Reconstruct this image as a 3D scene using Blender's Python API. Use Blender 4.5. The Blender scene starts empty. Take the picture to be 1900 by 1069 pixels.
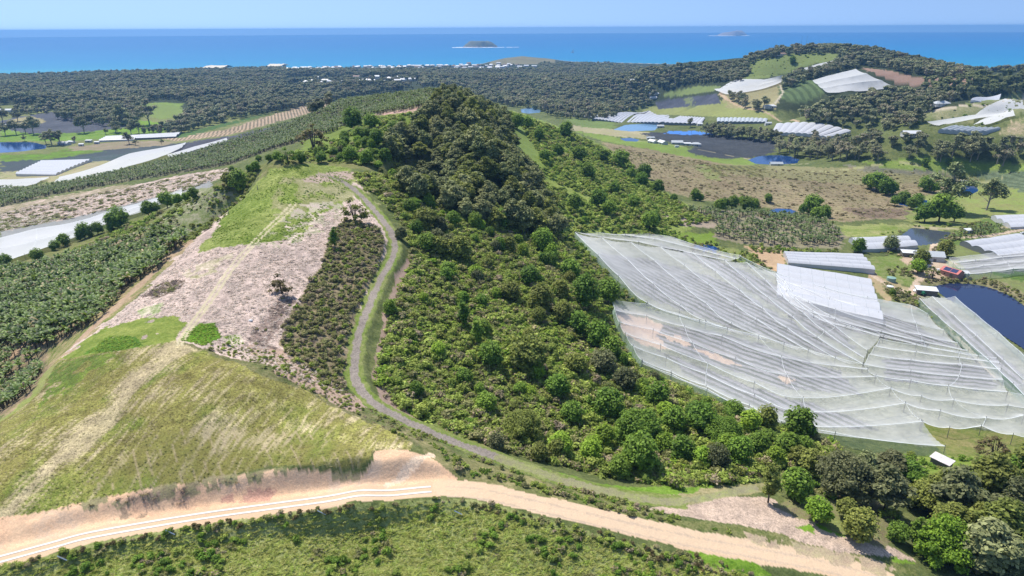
import bpy, math, random
import numpy as np
from mathutils import Matrix, Vector
R = math.radians
rng = np.random.default_rng(7)
random.seed(7)
S = bpy.context.scene
COL = S.collection

# ------------------------------------------------------------------ camera
CAM_H = 190.0
PITCH = R(20.5)
ROLL = R(0.30)
FPX = 1290.0
cp = np.array([0.0, 0.0, CAM_H])
fwd = np.array([0.0, math.cos(PITCH), -math.sin(PITCH)])
up0 = np.array([0.0, math.sin(PITCH), math.cos(PITCH)])
rt0 = np.array([1.0, 0.0, 0.0])
rt = math.cos(ROLL) * rt0 - math.sin(ROLL) * up0
up = math.sin(ROLL) * rt0 + math.cos(ROLL) * up0
cam = bpy.data.cameras.new('camera')
camo = bpy.data.objects.new('camera', cam)
COL.objects.link(camo)
cam.sensor_width = 36.0
cam.lens = FPX / 1900 * 36
cam.clip_start = 1.0
cam.clip_end = 120000.0
camo.matrix_world = Matrix(((rt[0], up[0], -fwd[0], cp[0]), (rt[1], up[1], -fwd[1], cp[1]),
                            (rt[2], up[2], -fwd[2], cp[2]), (0, 0, 0, 1)))
S.camera = camo

# ------------------------------------------------------------------ world, sun, exposure
SUN_EL, SUN_AZ = R(62), R(-42)          # azimuth from +Y towards +X: the sun stands ahead and to the left
wd = bpy.data.worlds.new('World')
S.world = wd
wd.use_nodes = True
nt = wd.node_tree
sky = nt.nodes.new('ShaderNodeTexSky')
sky.sky_type = 'NISHITA'
sky.sun_disc = False
sky.sun_elevation = SUN_EL
sky.sun_rotation = SUN_AZ
sky.altitude = 100
sky.air_density = 1.0
sky.dust_density = 0.5
sky.ozone_density = 2.8
tc = nt.nodes.new('ShaderNodeTexCoord')
va = nt.nodes.new('ShaderNodeVectorMath'); va.operation = 'MULTIPLY_ADD'
va.inputs[1].default_value = (1, 1, 1.0); va.inputs[2].default_value = (0, 0, 0.30)
nt.links.new(tc.outputs['Generated'], va.inputs[0]); nt.links.new(va.outputs[0], sky.inputs['Vector'])
nt.links.new(sky.outputs[0], nt.nodes['Background'].inputs[0])
nt.nodes['Background'].inputs[1].default_value = 0.14
sd = bpy.data.lights.new('sun', 'SUN')
sd.energy = 4.0
sd.angle = R(0.5)
sd.color = (1.0, 0.955, 0.88)
so = bpy.data.objects.new('sun', sd)
COL.objects.link(so)
sv = Vector((math.sin(SUN_AZ) * math.cos(SUN_EL), math.cos(SUN_AZ) * math.cos(SUN_EL), math.sin(SUN_EL)))
so.rotation_euler = (-sv).to_track_quat('-Z', 'Y').to_euler()
so.location = (0, 0, 400)
S.view_settings.view_transform = 'Standard'
S.view_settings.look = 'None'
S.view_settings.exposure = 0.47
S.view_settings.gamma = 1.0
S.render.engine = 'CYCLES'
S.cycles.max_bounces = 6
S.cycles.diffuse_bounces = 3
S.cycles.glossy_bounces = 2
S.cycles.transmission_bounces = 2
S.cycles.transparent_max_bounces = 12
S.cycles.volume_bounces = 0
S.cycles.use_fast_gi = False

# ------------------------------------------------------------------ picture geometry -> world
def raydir(u, v):
    u = np.asarray(u, float); v = np.asarray(v, float)
    return fwd[None] + ((u - 950) / FPX)[..., None] * rt[None] + ((534.5 - v) / FPX)[..., None] * up[None]

def atz(u, v, z):
    """point where the sight line meets the level z"""
    d = raydir([u], [v])[0]
    t = (z - CAM_H) / d[2]
    return cp + t * d

def project(x, y, z):
    dx, dy, dz = x - cp[0], y - cp[1], z - cp[2]
    w = dx * fwd[0] + dy * fwd[1] + dz * fwd[2]
    w = np.where(w > 1, w, 1)
    a = (dx * rt[0] + dy * rt[1] + dz * rt[2]) / w
    b = (dx * up[0] + dy * up[1] + dz * up[2]) / w
    return 950 + FPX * a, 534.5 - FPX * b

def hash2(ix, iy, seed):
    h = (ix.astype(np.int64) * 374761393 + iy.astype(np.int64) * 668265263 + seed * 982451653) & 0xffffffff
    h = ((h ^ (h >> 13)) * 1274126177) & 0xffffffff
    h = h ^ (h >> 16)
    return (h & 0xffff) / 65535.0

def vnoise(x, y, seed=0):
    ix = np.floor(x); iy = np.floor(y)
    fx = x - ix; fy = y - iy
    fx = fx * fx * (3 - 2 * fx); fy = fy * fy * (3 - 2 * fy)
    a = hash2(ix, iy, seed); b = hash2(ix + 1, iy, seed)
    c = hash2(ix, iy + 1, seed); d = hash2(ix + 1, iy + 1, seed)
    return (a * (1 - fx) + b * fx) * (1 - fy) + (c * (1 - fx) + d * fx) * fy

def fbm(x, y, seed=0, octv=4, g=0.5):
    s = 0; a = 1; t = 0
    for k in range(octv):
        s = s + a * vnoise(x, y, seed + k * 17); t += a
        a *= g; x = x * 2.03 + 5.1; y = y * 2.03 + 1.7
    return s / t

# ------------------------------------------------------------------ terrain: heights known along sight lines
CTRL = [  # photo column, row, height above the sea
 # foreground: lower slope, road, near knoll
 (0,1069,91.8),(300,1069,90.3),(500,1069,88.5),(700,1069,86.2),(1100,1069,82.6),(1400,1069,76.5),(1650,1069,71.5),(1900,1069,66),
 (0,965,95),(200,920,96),(400,885,97),(660,875,97),(760,830,97),(850,880,92),
 (0,900,98),(0,800,97),(60,735,95),(110,665,95.5),(200,760,102),(200,655,104),(330,640,107.5),(330,780,104),(500,780,100.5),(600,830,98.3),(690,838,96.8),(500,700,105),(640,760,98.3),(420,665,106),
 # far knoll
 (230,560,100),(345,455,107),(430,385,112),(500,320,118),(575,308,121.5),(650,318,120),(540,385,116.5),(430,490,110),(350,590,107),(450,600,105),(520,540,107),(600,430,112.5),(640,400,113),
 (460,650,103),(600,700,97),(560,620,101),(600,520,106),(690,750,93.5),(655,680,95.5),(672,600,98.5),(700,520,103),(728,460,106.5),(715,410,110),(660,350,117.5),(700,340,117),
 # gully
 (760,780,90),(850,820,88),(950,860,85),(1100,905,82),(1300,925,78),(1420,900,74),(1440,950,76),(1520,970,74),(1600,1000,73),(1700,1040,69),(1850,1050,65),
 (760,700,90),(800,620,92),(780,520,98),(780,430,104),(740,380,111),(850,700,86),(950,700,81),(950,780,81),(1100,840,74),(1000,600,82),(900,520,90),(1000,480,84),(1030,430,80),(1100,560,75),(1100,700,73),(1180,690,66),(1250,760,68),(1380,790,66),(1500,850,66),(1560,840,62),(1700,880,62),(1850,900,60),(1900,980,62),
 # ridge
 (640,300,113),(690,230,120),(620,265,117),(560,295,115),(740,300,113),(850,400,101),(850,300,113),(940,400,93),(800,205,132),(860,200,128),(920,230,112),(960,300,98),(1000,400,84),(940,215,98),
 # right flank of the ridge
 (1000,235,84),(1060,250,74),(1000,330,86),(1060,350,77),(1100,300,66),(1100,420,66),(1180,330,56),(1220,370,54),(1280,410,52),(1150,450,60),(1120,262,52),
 # nets valley
 (1065,445,66),(1140,575,65),(1160,640,64),(1200,700,62),(1240,480,54),(1350,490,51),(1440,520,49),(1560,560,46),(1700,600,44),(1300,600,56),(1420,640,53),(1600,680,48),(1480,800,59),(1620,830,56),(1755,835,53),(1660,740,50),(1900,700,43),(1900,830,50),
 (1620,500,44),(1500,440,44),(1640,450,41),(1760,510,42),(1860,480,41),(1420,400,44),(1300,380,50),(1320,440,48),
 # brown paddocks and plain right
 (1180,290,46),(1250,330,46),(1400,350,42),(1550,380,38),(1600,330,33),(1450,310,34),(1300,285,36),(1200,262,33),(1120,240,26),(1700,370,33),(1850,370,31),(1900,300,26),(1750,300,26),(1600,280,24),
 (1300,250,22),(1400,270,23),(1500,240,20),(1150,210,19),(1300,205,18),(1250,180,18),(1050,215,20),(1450,200,22),(1650,230,26),(1750,250,26),(1900,240,30),
 # left valley
 (40,700,76),(80,640,84),(0,760,80),(0,560,64),(100,540,68),(250,500,84),(200,440,60),(0,480,50),(150,410,48),(330,420,84),(380,380,92),(430,350,100),(330,360,66),(390,340,74),(460,320,98),
 (0,430,44),(120,370,46),(0,385,38),(250,345,54),(420,320,78),(480,295,94),(0,360,30),(180,320,38),(300,300,48),(400,280,60),(500,262,76),(560,240,92),(640,220,108),(700,200,118),(760,180,126),(800,170,130),(700,183,118),(632,190,106),(560,215,88),(500,232,68),(430,245,50),(350,258,36),
 (100,310,24),(250,285,28),(330,265,28),(0,320,20),(60,275,16),(0,280,16),(150,260,17),(250,255,18),(100,220,16),(0,230,15),(280,200,26),(330,200,22),(200,200,16),(400,225,24),(480,215,26),(560,200,26),(0,180,14),(200,170,22),(400,175,22),(600,175,22),
 (0,150,12),(300,152,14),(600,152,16),(900,150,16),(1100,150,16),(900,180,18),(1000,200,19),(1200,150,18),(1300,150,20),(600,130,14),(1000,125,12),(1800,130,14),(1700,122,14),(1900,135,16),
]
PONDS = {  # name: (level, outline)
 'pond_valley': (16, [(-60,268),(0,264),(60,264),(86,270),(84,276),(40,281),(0,284),(-60,292)]),
 'pond_dam_lined': (24, [(1388,297),(1408,290),(1440,288),(1466,290),(1484,296),(1478,303),(1440,306),(1402,304)]),
 'pond_blue': (21, [(1138,241),(1160,232),(1190,230),(1225,232),(1214,242),(1170,244)]),
 'pond_reed': (33, [(1420,393),(1440,387),(1466,388),(1481,394),(1472,401),(1450,404),(1428,401)]),
 'pond_hut': (28, [(1775,350),(1795,342),(1812,345),(1815,354),(1795,364),(1778,362)]),
 'pond_trees': (30, [(1660,368),(1690,366),(1722,372),(1735,382),(1700,386),(1668,380)]),
 'pond_tunnel': (40, [(1672,437),(1692,423),(1730,427),(1765,432),(1756,442),(1738,452),(1700,456),(1683,450)]),
 'pond_big': (40, [(1728,532),(1760,526),(1800,527),(1840,535),(1875,550),(1900,567),(1960,610),(2000,700),(1960,700),(1900,648),(1860,622),(1825,598),(1790,570),(1760,556)]),
 'pond_small': (50, [(1283,457),(1300,454),(1322,456),(1335,462),(1330,470),(1312,469),(1292,463)]),
 'pond_distant': (19, [(966,203),(985,200),(1004,204),(1002,209),(980,211),(968,209)]),
 'pond_shed': (28, [(1150,257),(1170,256),(1186,259),(1182,263),(1160,262)]),
}
LINES = [  # the same along roads and crests, filled in between
 [(-150,1075,93),(0,1038,93),(200,985,93),(400,955,93),(600,925,92.5),(800,907,91.5),(1000,930,88),(1100,955,86),(1250,985,82),(1400,1012,78),(1600,1060,72)],
 [(0,965,95.5),(200,920,96.5),(330,900,97),(500,870,97.5),(668,880,96),(760,835,96)],
 [(700,752,93),(750,780,91),(830,815,89),(930,852,87),(1050,893,83.5),(1160,920,81),(1300,930,78)],
]
HILL = [  # photo column, row, distance: the hill on the right
 (1200,135,2100),(1260,126,2000),(1330,120,1900),(1380,115,1850),(1440,101,1800),(1500,96,1800),(1560,94,1800),(1620,100,1800),(1680,114,1800),(1740,128,1850),(1800,136,1950),(1880,140,2100),
 (1340,135,1800),(1380,145,1650),(1450,135,1600),(1460,118,1700),(1560,112,1700),(1560,135,1560),(1610,128,1620),(1640,150,1500),(1580,170,1400),(1500,165,1450),(1440,165,1500),(1480,187,1380),(1400,190,1420),(1330,165,1600),(1700,150,1500),(1780,150,1550),(1700,170,1350),
 (1800,165,1400),(1900,155,1500),(1900,180,1250),(1840,190,1180),(1750,205,1130),(1900,205,1080),(1640,195,1240),(1520,205,1240),(1700,228,1020),(1780,230,1000),(1900,235,980),
]
P = [atz(u, v, z) for u, v, z in CTRL]
for ln in LINES:
    for (u1, v1, z1), (u2, v2, z2) in zip(ln[:-1], ln[1:]):
        k = max(1, int(abs(u2 - u1) / 45))
        for i in range(k): P.append(atz(u1 + (u2 - u1) * i / k, v1 + (v2 - v1) * i / k, z1 + (z2 - z1) * i / k))
    P.append(atz(*ln[-1]))
for u, v, r in HILL:
    d = raydir([u], [v])[0]; P.append(cp + d * r / math.hypot(d[0], d[1]))
for r in (2300, 2600):
    for u in (1250, 1400, 1500, 1600, 1700, 1850):
        t = math.atan2(u - 950, FPX); P.append(np.array([r * math.sin(t), r * math.cos(t), 14.0]))
for lv, poly in PONDS.values():
    for u, v in poly:
        P.append(atz(u, v, lv))
# ground the photo does not show: behind crests, beside the frame, under the camera
for x, y, z in [(-60,430,60),(-140,380,66),(-10,900,60),(60,860,58),(150,800,50),(-40,1100,28),(100,1050,26),(-330,1150,22),
                (0,40,66),(-120,30,80),(120,30,60),(-250,60,84),(250,60,56),(-400,180,60),(-700,400,40),(-1200,900,20),(-2200,1500,14),
                (400,150,52),(700,350,44),(1200,700,40),(2300,1400,30),(-3000,2500,12),(3000,2500,14),
                (1500,2500,16),(1000,2600,16),(2000,2700,16)]:
    P.append(np.array([x, y, z], float))
P = np.array(P)

def warp(x, y):
    r = np.hypot(x, y) + 1e-6
    return np.arctan2(x, y) * 2.2, np.log(r) * 1.6

pa, pb = warp(P[:, 0], P[:, 1])
n = len(P)
D = np.hypot(pa[:, None] - pa[None], pb[:, None] - pb[None])
def kern(d): return np.sqrt(d * d + 0.006)
A = np.zeros((n + 3, n + 3))
A[:n, :n] = kern(D) - 0.004 * np.eye(n)
A[:n, n] = 1; A[:n, n + 1] = pa; A[:n, n + 2] = pb
A[n:, :n] = A[:n, n:].T
coef = np.linalg.solve(A, np.concatenate([P[:, 2], [0, 0, 0]]))

th = np.concatenate([np.linspace(-80, -44, 60, endpoint=False), np.linspace(-44, 44, 1001), np.linspace(44, 80, 61)[1:]])
th = np.radians(th)
rs = [52.0]
while rs[-1] < 5200:
    r = rs[-1]
    rs.append(r + max(0.25, min(0.0016 * (r * r + 1e4) / 100, r * 0.0062)))
rs = np.array(rs)
NT, NR = len(th), len(rs)
TH, RR = np.meshgrid(th, rs)                 # rows: distance, columns: bearing
GX, GY = RR * np.sin(TH), RR * np.cos(TH)

def rbf(x, y):
    a, b = warp(x.ravel(), y.ravel())
    out = np.empty(a.size)
    for s in range(0, a.size, 20000):
        d = np.hypot(a[s:s + 20000, None] - pa[None], b[s:s + 20000, None] - pb[None])
        out[s:s + 20000] = kern(d) @ coef[:n]
    return (out + coef[n] + coef[n + 1] * a + coef[n + 2] * b).reshape(x.shape)

# solve on a coarser grid, then interpolate (the surface is smooth)
ci = np.unique(np.concatenate([np.arange(0, NR, 3), [NR - 1]])); cj = np.unique(np.concatenate([np.arange(0, NT, 4), [NT - 1]]))
Zc = rbf(GX[np.ix_(ci, cj)], GY[np.ix_(ci, cj)])
Z1 = np.array([np.interp(np.arange(NT), cj, row) for row in Zc])
GZ = np.array([np.interp(np.arange(NR), ci, Z1[:, j]) for j in range(NT)]).T
# coast: the land ends about 3.3 km out
def coast_r(t):
    u = 950 + FPX * np.tan(t)
    return np.interp(u, [-300, 0, 420, 560, 830, 900, 940, 1010, 1060, 1250, 1500, 1800, 1860, 1950, 2200],
                        [3750, 3700, 3700, 3740, 3800, 4050, 4600, 4600, 4250, 3950, 3830, 3780, 4350, 4800, 4800])
CR = coast_r(TH)
head = np.clip(1 - np.abs(RR - (CR - 260)) / 300, 0, 1) ** 0.7
hmask = np.clip(1 - np.abs(np.degrees(TH) - 0.9) / 3.2, 0, 1) + np.clip((np.degrees(TH) - 34.5) / 2.5, 0, 1)
far = np.clip((RR - 2900) / 500, 0, 1)
GZ = GZ * (1 - far) + far * 9 + head * np.clip(hmask, 0, 1) * 25
GZ = np.where(RR > CR - 60, GZ * np.clip((CR - RR) / 60, 0, 1) - np.clip((RR - CR) / 60, 0, 1) * 8, GZ)
relief = np.clip(RR / 400, 0.35, 1.2) * np.clip(1.2 - (RR - 500) / 600, 0.25, 1)
roll = np.clip((RR - 1650) / 300, 0, 1) * np.clip((3500 - RR) / 500, 0, 1) * np.clip((8 - np.degrees(TH)) / 5, 0, 1)
GZ = GZ + roll * (fbm(GX / 420, GY / 420, 88, 3) - 0.42) * 46
GZ = GZ + (fbm(GX / 16, GY / 16, 3, 4) - 0.5) * 2.2 * relief * np.clip((CR - RR) / 100, 0, 1)
GZ = GZ + (fbm(GX / 2.2, GY / 2.2, 5, 2) - 0.5) * 0.5 * np.clip(1 - (RR - 300) / 300, 0, 1)

def inpoly(u, v, poly):
    inside = np.zeros(u.shape, bool)
    m = len(poly)
    for i in range(m):
        x1, y1 = poly[i]; x2, y2 = poly[(i + 1) % m]
        if y1 == y2: continue
        c = ((y1 > v) != (y2 > v)) & (u < (x2 - x1) * (v - y1) / (y2 - y1) + x1)
        inside ^= c
    return inside

def dist_polyline(x, y, pts):
    d = np.full(x.shape, 1e9)
    for (x1, y1), (x2, y2) in zip(pts[:-1], pts[1:]):
        ex, ey = x2 - x1, y2 - y1
        t = np.clip(((x - x1) * ex + (y - y1) * ey) / (ex * ex + ey * ey + 1e-9), 0, 1)
        d = np.minimum(d, np.hypot(x - x1 - t * ex, y - y1 - t * ey))
    return d

# ponds: a flat bed below the water, banks graded to it
PW = {}
for k, (lv, poly) in PONDS.items():
    w = [tuple(atz(u, v, lv)[:2]) for u, v in poly]
    PW[k] = w
    wx = np.array([q[0] for q in w]); wy = np.array([q[1] for q in w])
    m = (GX > wx.min() - 60) & (GX < wx.max() + 60) & (GY > wy.min() - 60) & (GY < wy.max() + 60)
    ins = inpoly(GX[m], GY[m], w)
    d = dist_polyline(GX[m], GY[m], w + w[:1])
    z = GZ[m]
    bank = lv + 0.25 + d * 0.12
    out = np.where(d < 22, bank + (z - bank) * np.clip(d / 22, 0, 1) ** 1.5, z)
    GZ[m] = np.where(ins, lv - 0.4 - np.clip(d, 0, 6) * 0.3, out)

LNR = np.log(rs)
def grade(line, half, blend):
    """benches a road into the slope: level across, smooth along"""
    pts = smooth_line([tuple(hit(u, v)[:2]) for u, v in line], 8)
    A_ = np.array(pts); zc = ground(A_[:, 0], A_[:, 1])
    for _ in range(6): zc[1:-1] = (zc[:-2] + zc[1:-1] + zc[2:]) / 3
    m = np.nonzero((GX > A_[:, 0].min() - 12) & (GX < A_[:, 0].max() + 12) & (GY > A_[:, 1].min() - 12) & (GY < A_[:, 1].max() + 12))
    x, y = GX[m], GY[m]; best = np.full(x.shape, 1e9); zz = np.zeros(x.shape)
    for i in range(len(A_) - 1):
        ex, ey = A_[i + 1] - A_[i]; t = np.clip(((x - A_[i, 0]) * ex + (y - A_[i, 1]) * ey) / (ex * ex + ey * ey + 1e-9), 0, 1)
        d = np.hypot(x - A_[i, 0] - t * ex, y - A_[i, 1] - t * ey); k = d < best
        best[k] = d[k]; zz[k] = (zc[i] + (zc[i + 1] - zc[i]) * t)[k]
    w = np.clip(1 - (best - half) / blend, 0, 1); w = w * w * (3 - 2 * w)
    GZ[m] = GZ[m] * (1 - w) + zz * w
def smooth_line(pts, n=6):
    out = []
    for i in range(len(pts) - 1):
        p0 = pts[max(i - 1, 0)]; p1 = pts[i]; p2 = pts[i + 1]; p3 = pts[min(i + 2, len(pts) - 1)]
        for k in range(n):
            t = k / n
            out.append(tuple(0.5 * (2 * b + (c - a) * t + (2 * a - 5 * b + 4 * c - d) * t * t + (3 * b - a - 3 * c + d) * t ** 3)
                             for a, b, c, d in zip(p0, p1, p2, p3)))
    out.append(tuple(pts[-1]))
    return out
def ground(x, y):
    x = np.asarray(x, float); y = np.asarray(y, float)
    j = np.interp(np.arctan2(x, y), th, np.arange(NT)); i = np.interp(np.hypot(x, y), rs, np.arange(NR))
    j0 = np.clip(j.astype(int), 0, NT - 2); i0 = np.clip(i.astype(int), 0, NR - 2)
    fj = j - j0; fi = i - i0
    return (GZ[i0, j0] * (1 - fi) + GZ[i0 + 1, j0] * fi) * (1 - fj) + (GZ[i0, j0 + 1] * (1 - fi) + GZ[i0 + 1, j0 + 1] * fi) * fj

def g1(x, y): return float(ground(np.array([x]), np.array([y]))[0])

def hit(u, v, h=0.0, rmin=52):
    """first point of the sight line h above the ground"""
    d = raydir([u], [v])[0]
    t = math.atan2(d[0], d[1]); slope = d[2] / math.hypot(d[0], d[1])
    j = np.interp(t, th, np.arange(NT)); j0 = min(int(j), NT - 2); f = j - j0
    prof = GZ[:, j0] * (1 - f) + GZ[:, j0 + 1] * f + h
    ray = CAM_H + slope * rs
    k = np.nonzero((ray < prof) & (rs > rmin))[0]
    if len(k) == 0: r = 3500.0
    else:
        k = k[0]
        if k == 0: r = rs[0]
        else:
            a = ray[k - 1] - prof[k - 1]; b = ray[k] - prof[k]
            r = rs[k - 1] + (rs[k] - rs[k - 1]) * (a / (a - b) if a > b else 0)
    return np.array([r * math.sin(t), r * math.cos(t), CAM_H + slope * r])

ROAD_PX = [(-150,1078),(0,1038),(100,1011),(200,987),(400,954),(600,927),(700,915),(800,908),(900,913),(1000,937),(1100,960),(1250,996),(1400,1026),(1550,1055),(1650,1083),(1750,1120)]
LOOP_PX = [(590,325),(620,330),(655,350),(690,385),(722,425),(733,455),(725,485),(705,520),(686,565),(670,605),(660,650),(658,690),(668,722),(700,752),(750,780),(830,815),(930,852),(1050,893),(1160,920),(1260,930)]
def hitpoly(poly, h=0.0): return [hit(u, v, h) for u, v in poly]

grade(ROAD_PX, 3.0, 4.0)
grade(LOOP_PX, 2.0, 3.0)
# ------------------------------------------------------------------ what grows or lies where on the ground
WX = GX + (fbm(GX / 5, GY / 5, 31, 4) - 0.5) * np.clip(RR / 55, 2.5, 26)
WY = GY + (fbm(GX / 5, GY / 5, 47, 4) - 0.5) * np.clip(RR / 55, 2.5, 26)
PU, PV = project(GX, GY, GZ)
QU, QV = project(WX, WY, GZ)                 # ragged edges
CA = np.empty(GX.shape + (3,)); CB = np.empty(GX.shape + (3,)); DT = np.zeros(GX.shape + (4,))
CA[:] = (0.085, 0.115, 0.035); CB[:] = (0.14, 0.15, 0.055)
DT[..., 0] = 0.5; DT[..., 3] = 1.0

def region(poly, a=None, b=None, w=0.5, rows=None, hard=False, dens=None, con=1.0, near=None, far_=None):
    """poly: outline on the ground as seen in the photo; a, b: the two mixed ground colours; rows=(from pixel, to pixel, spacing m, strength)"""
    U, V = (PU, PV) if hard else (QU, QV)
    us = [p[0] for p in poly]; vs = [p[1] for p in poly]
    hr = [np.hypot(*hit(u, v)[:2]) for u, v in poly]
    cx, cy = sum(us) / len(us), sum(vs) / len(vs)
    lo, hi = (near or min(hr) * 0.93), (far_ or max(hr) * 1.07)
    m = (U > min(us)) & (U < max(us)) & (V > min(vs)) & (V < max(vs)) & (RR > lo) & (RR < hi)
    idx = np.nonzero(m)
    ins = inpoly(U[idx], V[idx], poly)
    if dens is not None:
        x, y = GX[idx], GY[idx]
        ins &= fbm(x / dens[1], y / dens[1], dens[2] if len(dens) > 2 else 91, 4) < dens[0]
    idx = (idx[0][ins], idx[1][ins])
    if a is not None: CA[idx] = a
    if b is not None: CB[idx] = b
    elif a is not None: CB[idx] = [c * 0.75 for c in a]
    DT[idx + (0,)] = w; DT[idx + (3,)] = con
    if rows:
        p, q = hit(*rows[0]), hit(*rows[1])
        nx, ny = -(q[1] - p[1]), q[0] - p[0]; L = math.hypot(nx, ny)
        DT[idx + (1,)] = (GX[idx] * nx + GY[idx] * ny) / L / rows[2]
        DT[idx + (2,)] = rows[3]
    else: DT[idx + (2,)] = 0
    return idx

def road(line, width, a, b, w=0.5, ragged=0.5, con=1.0):
    pts = [tuple(hit(u, v)[:2]) for u, v in line]
    pts = smooth_line(pts)
    xs = [p[0] for p in pts]; ys = [p[1] for p in pts]
    m = (GX > min(xs) - width) & (GX < max(xs) + width) & (GY > min(ys) - width) & (GY < max(ys) + width)
    idx = np.nonzero(m)
    d = dist_polyline(GX[idx], GY[idx], pts) + (fbm(GX[idx] / 2.5, GY[idx] / 2.5, 77, 3) - 0.5) * ragged * 2
    ins = d < width / 2
    idx = (idx[0][ins], idx[1][ins])
    CA[idx] = a; CB[idx] = b; DT[idx + (0,)] = w; DT[idx + (2,)] = 0; DT[idx + (3,)] = con
    return pts

GRASS = (0.165, 0.215, 0.035); GRASS2 = (0.24, 0.235, 0.07); LUSH = (0.12, 0.24, 0.018); LUSH2 = (0.19, 0.27, 0.04)
LITTER = (0.60, 0.475, 0.40); LITTER2 = (0.44, 0.335, 0.275); DIRT = (0.76, 0.53, 0.34); DIRT2 = (0.66, 0.42, 0.25)
SOIL = (0.40, 0.29, 0.20); SCRUB = (0.06, 0.085, 0.022); SCRUB2 = (0.10, 0.115, 0.04); DRY = (0.30, 0.225, 0.14); DRY2 = (0.225, 0.195, 0.10)
MAT = (0.085, 0.088, 0.105); MAT2 = (0.13, 0.135, 0.14); PALE = (0.34, 0.29, 0.15)
FOREST = (0.035, 0.048, 0.02)

# plains and far country
region([(-900,260),(-900,100),(2800,80),(2800,260),(1300,200),(900,190),(300,215)], FOREST, (0.05,0.06,0.03), near=1100, far_=9000)
# left valley
region([(-300,400),(-300,195),(60,196),(160,215),(330,210),(480,225),(420,262),(200,330),(0,380)], (0.14,0.17,0.05), (0.20,0.20,0.08))
region([(0,232),(40,240),(150,236),(230,240),(290,226),(330,232),(300,250),(120,262),(0,262)], LUSH, (0.16,0.22,0.05))
region([(135,236),(190,225),(250,222),(330,232),(250,240),(190,245)], LUSH2, LUSH)
region([(45,215),(95,208),(145,220),(210,228),(240,236),(150,246),(60,248),(0,238),(0,225)], MAT, (0.10,0.10,0.115), rows=((60,244),(150,232),9,0.4))
region([(20,222),(60,216),(90,226),(50,234),(10,232)], (0.22,0.2,0.1), PALE)
region([(180,228),(220,222),(330,200),(345,192),(300,190),(258,192),(270,215)], (0.17,0.22,0.06), LUSH2)
region([(262,190),(300,193),(340,200),(350,214),(300,222),(270,212)], (0.19,0.24,0.06), (0.15,0.2,0.05))
region([(0,300),(120,290),(240,272),(330,266),(420,258),(300,285),(230,298),(100,318),(0,330)], MAT, (0.055,0.075,0.07), rows=((20,300),(200,280),9,0.5))
region([(60,300),(230,285),(300,272),(200,300),(90,312)], (0.06,0.10,0.075), MAT)
region([(0,288),(90,285),(120,276),(200,280),(90,296),(0,300)], (0.13,0.15,0.04), LUSH)
region([(0,320),(100,312),(190,298),(230,300),(160,345),(60,335),(0,335)], (0.42,0.34,0.22), (0.2,0.22,0.08))
region([(130,272),(230,262),(330,262),(310,270),(200,278),(130,280)], (0.35,0.26,0.19), (0.16,0.16,0.07))
region([(300,258),(420,240),(510,212),(560,198),(640,190),(632,200),(560,214),(480,236),(420,252),(330,262)], (0.42,0.31,0.21), (0.38,0.28,0.18), rows=((420,253),(448,230),6.5,0.85))
region([(300,254),(360,242),(430,226),(500,210),(490,214),(420,234),(340,256)], (0.08,0.15,0.04), (0.07,0.11,0.03))
region([(300,275),(360,262),(430,252),(520,232),(560,220),(600,212),(560,226),(480,248),(400,272),(330,290)], (0.075,0.075,0.085), MAT)
# banana hill
BAN_FAR = [(0,350),(60,352),(150,335),(260,312),(350,288),(430,262),(500,240),(560,222),(632,190),(700,180),(810,164),(800,195),(760,205),(690,215),(620,245),(560,262),(500,280),(430,305),(330,322),(230,338),(100,362),(0,385)]
region(BAN_FAR, (0.09,0.11,0.05), (0.2,0.17,0.11))
region([(690,214),(740,205),(790,197),(792,208),(740,214)], (0.5,0.34,0.27), (0.4,0.25,0.2))
region([(0,392),(100,372),(240,345),(340,325),(420,312),(440,318),(350,355),(240,382),(120,410),(0,435)], LITTER, LITTER2, w=0.3, con=1.6)
region([(0,385),(100,366),(230,342),(250,346),(100,378),(0,400)], (0.2,0.19,0.08), LITTER2)
region([(0,405),(60,400),(120,402),(160,400),(100,415),(0,440)], (0.15,0.19,0.05), (0.2,0.18,0.1), dens=(0.55,20))
region([(0,430),(130,405),(240,378),(330,352),(390,335),(400,345),(330,370),(240,398),(0,480)], (0.3,0.3,0.29), (0.22,0.22,0.2))
region([(-60,500),(0,480),(100,455),(150,445),(215,420),(330,375),(440,322),(500,300),(600,270),(640,250),(690,215),(760,208),(800,200),(830,230),(760,320),(640,312),(500,318),(440,355),(380,425),(345,455),(230,490),(60,510)], (0.13,0.16,0.035), (0.19,0.17,0.08))
region([(560,262),(620,238),(700,215),(790,208),(790,260),(740,300),(640,298),(560,285)], (0.16,0.22,0.03), (0.12,0.15,0.04))
region([(300,400),(345,390),(370,400),(350,430),(310,415)], (0.36,0.32,0.28), (0.2,0.22,0.1), dens=(0.6,6))
region([(320,360),(400,345),(440,365),(390,420),(340,450),(300,420)], (0.13,0.2,0.03), (0.3,0.26,0.19))
BAN_NEAR = [(-80,760),(-80,510),(0,500),(70,492),(150,470),(240,440),(300,425),(345,430),(352,452),(300,500),(230,540),(200,590),(150,620),(90,655),(88,690),(60,735),(0,770)]
region(BAN_NEAR, (0.12,0.13,0.06), (0.3,0.2,0.13))
region([(80,650),(140,625),(220,545),(345,440),(360,452),(240,560),(120,668),(105,690),(60,750),(0,790),(0,770),(60,735),(90,690)], (0.15,0.2,0.04), (0.36,0.24,0.16))
region([(110,480),(125,500),(140,522),(112,515)], LUSH2, LUSH)
road([(90,720),(105,680),(160,620),(230,555),(300,490),(350,450)], 5.0, (0.42,0.29,0.19), (0.34,0.25,0.16))
region([(85,690),(108,675),(112,700),(90,735),(40,770),(0,800),(0,775),(60,735)], (0.3,0.28,0.12), (0.2,0.24,0.06))

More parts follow.
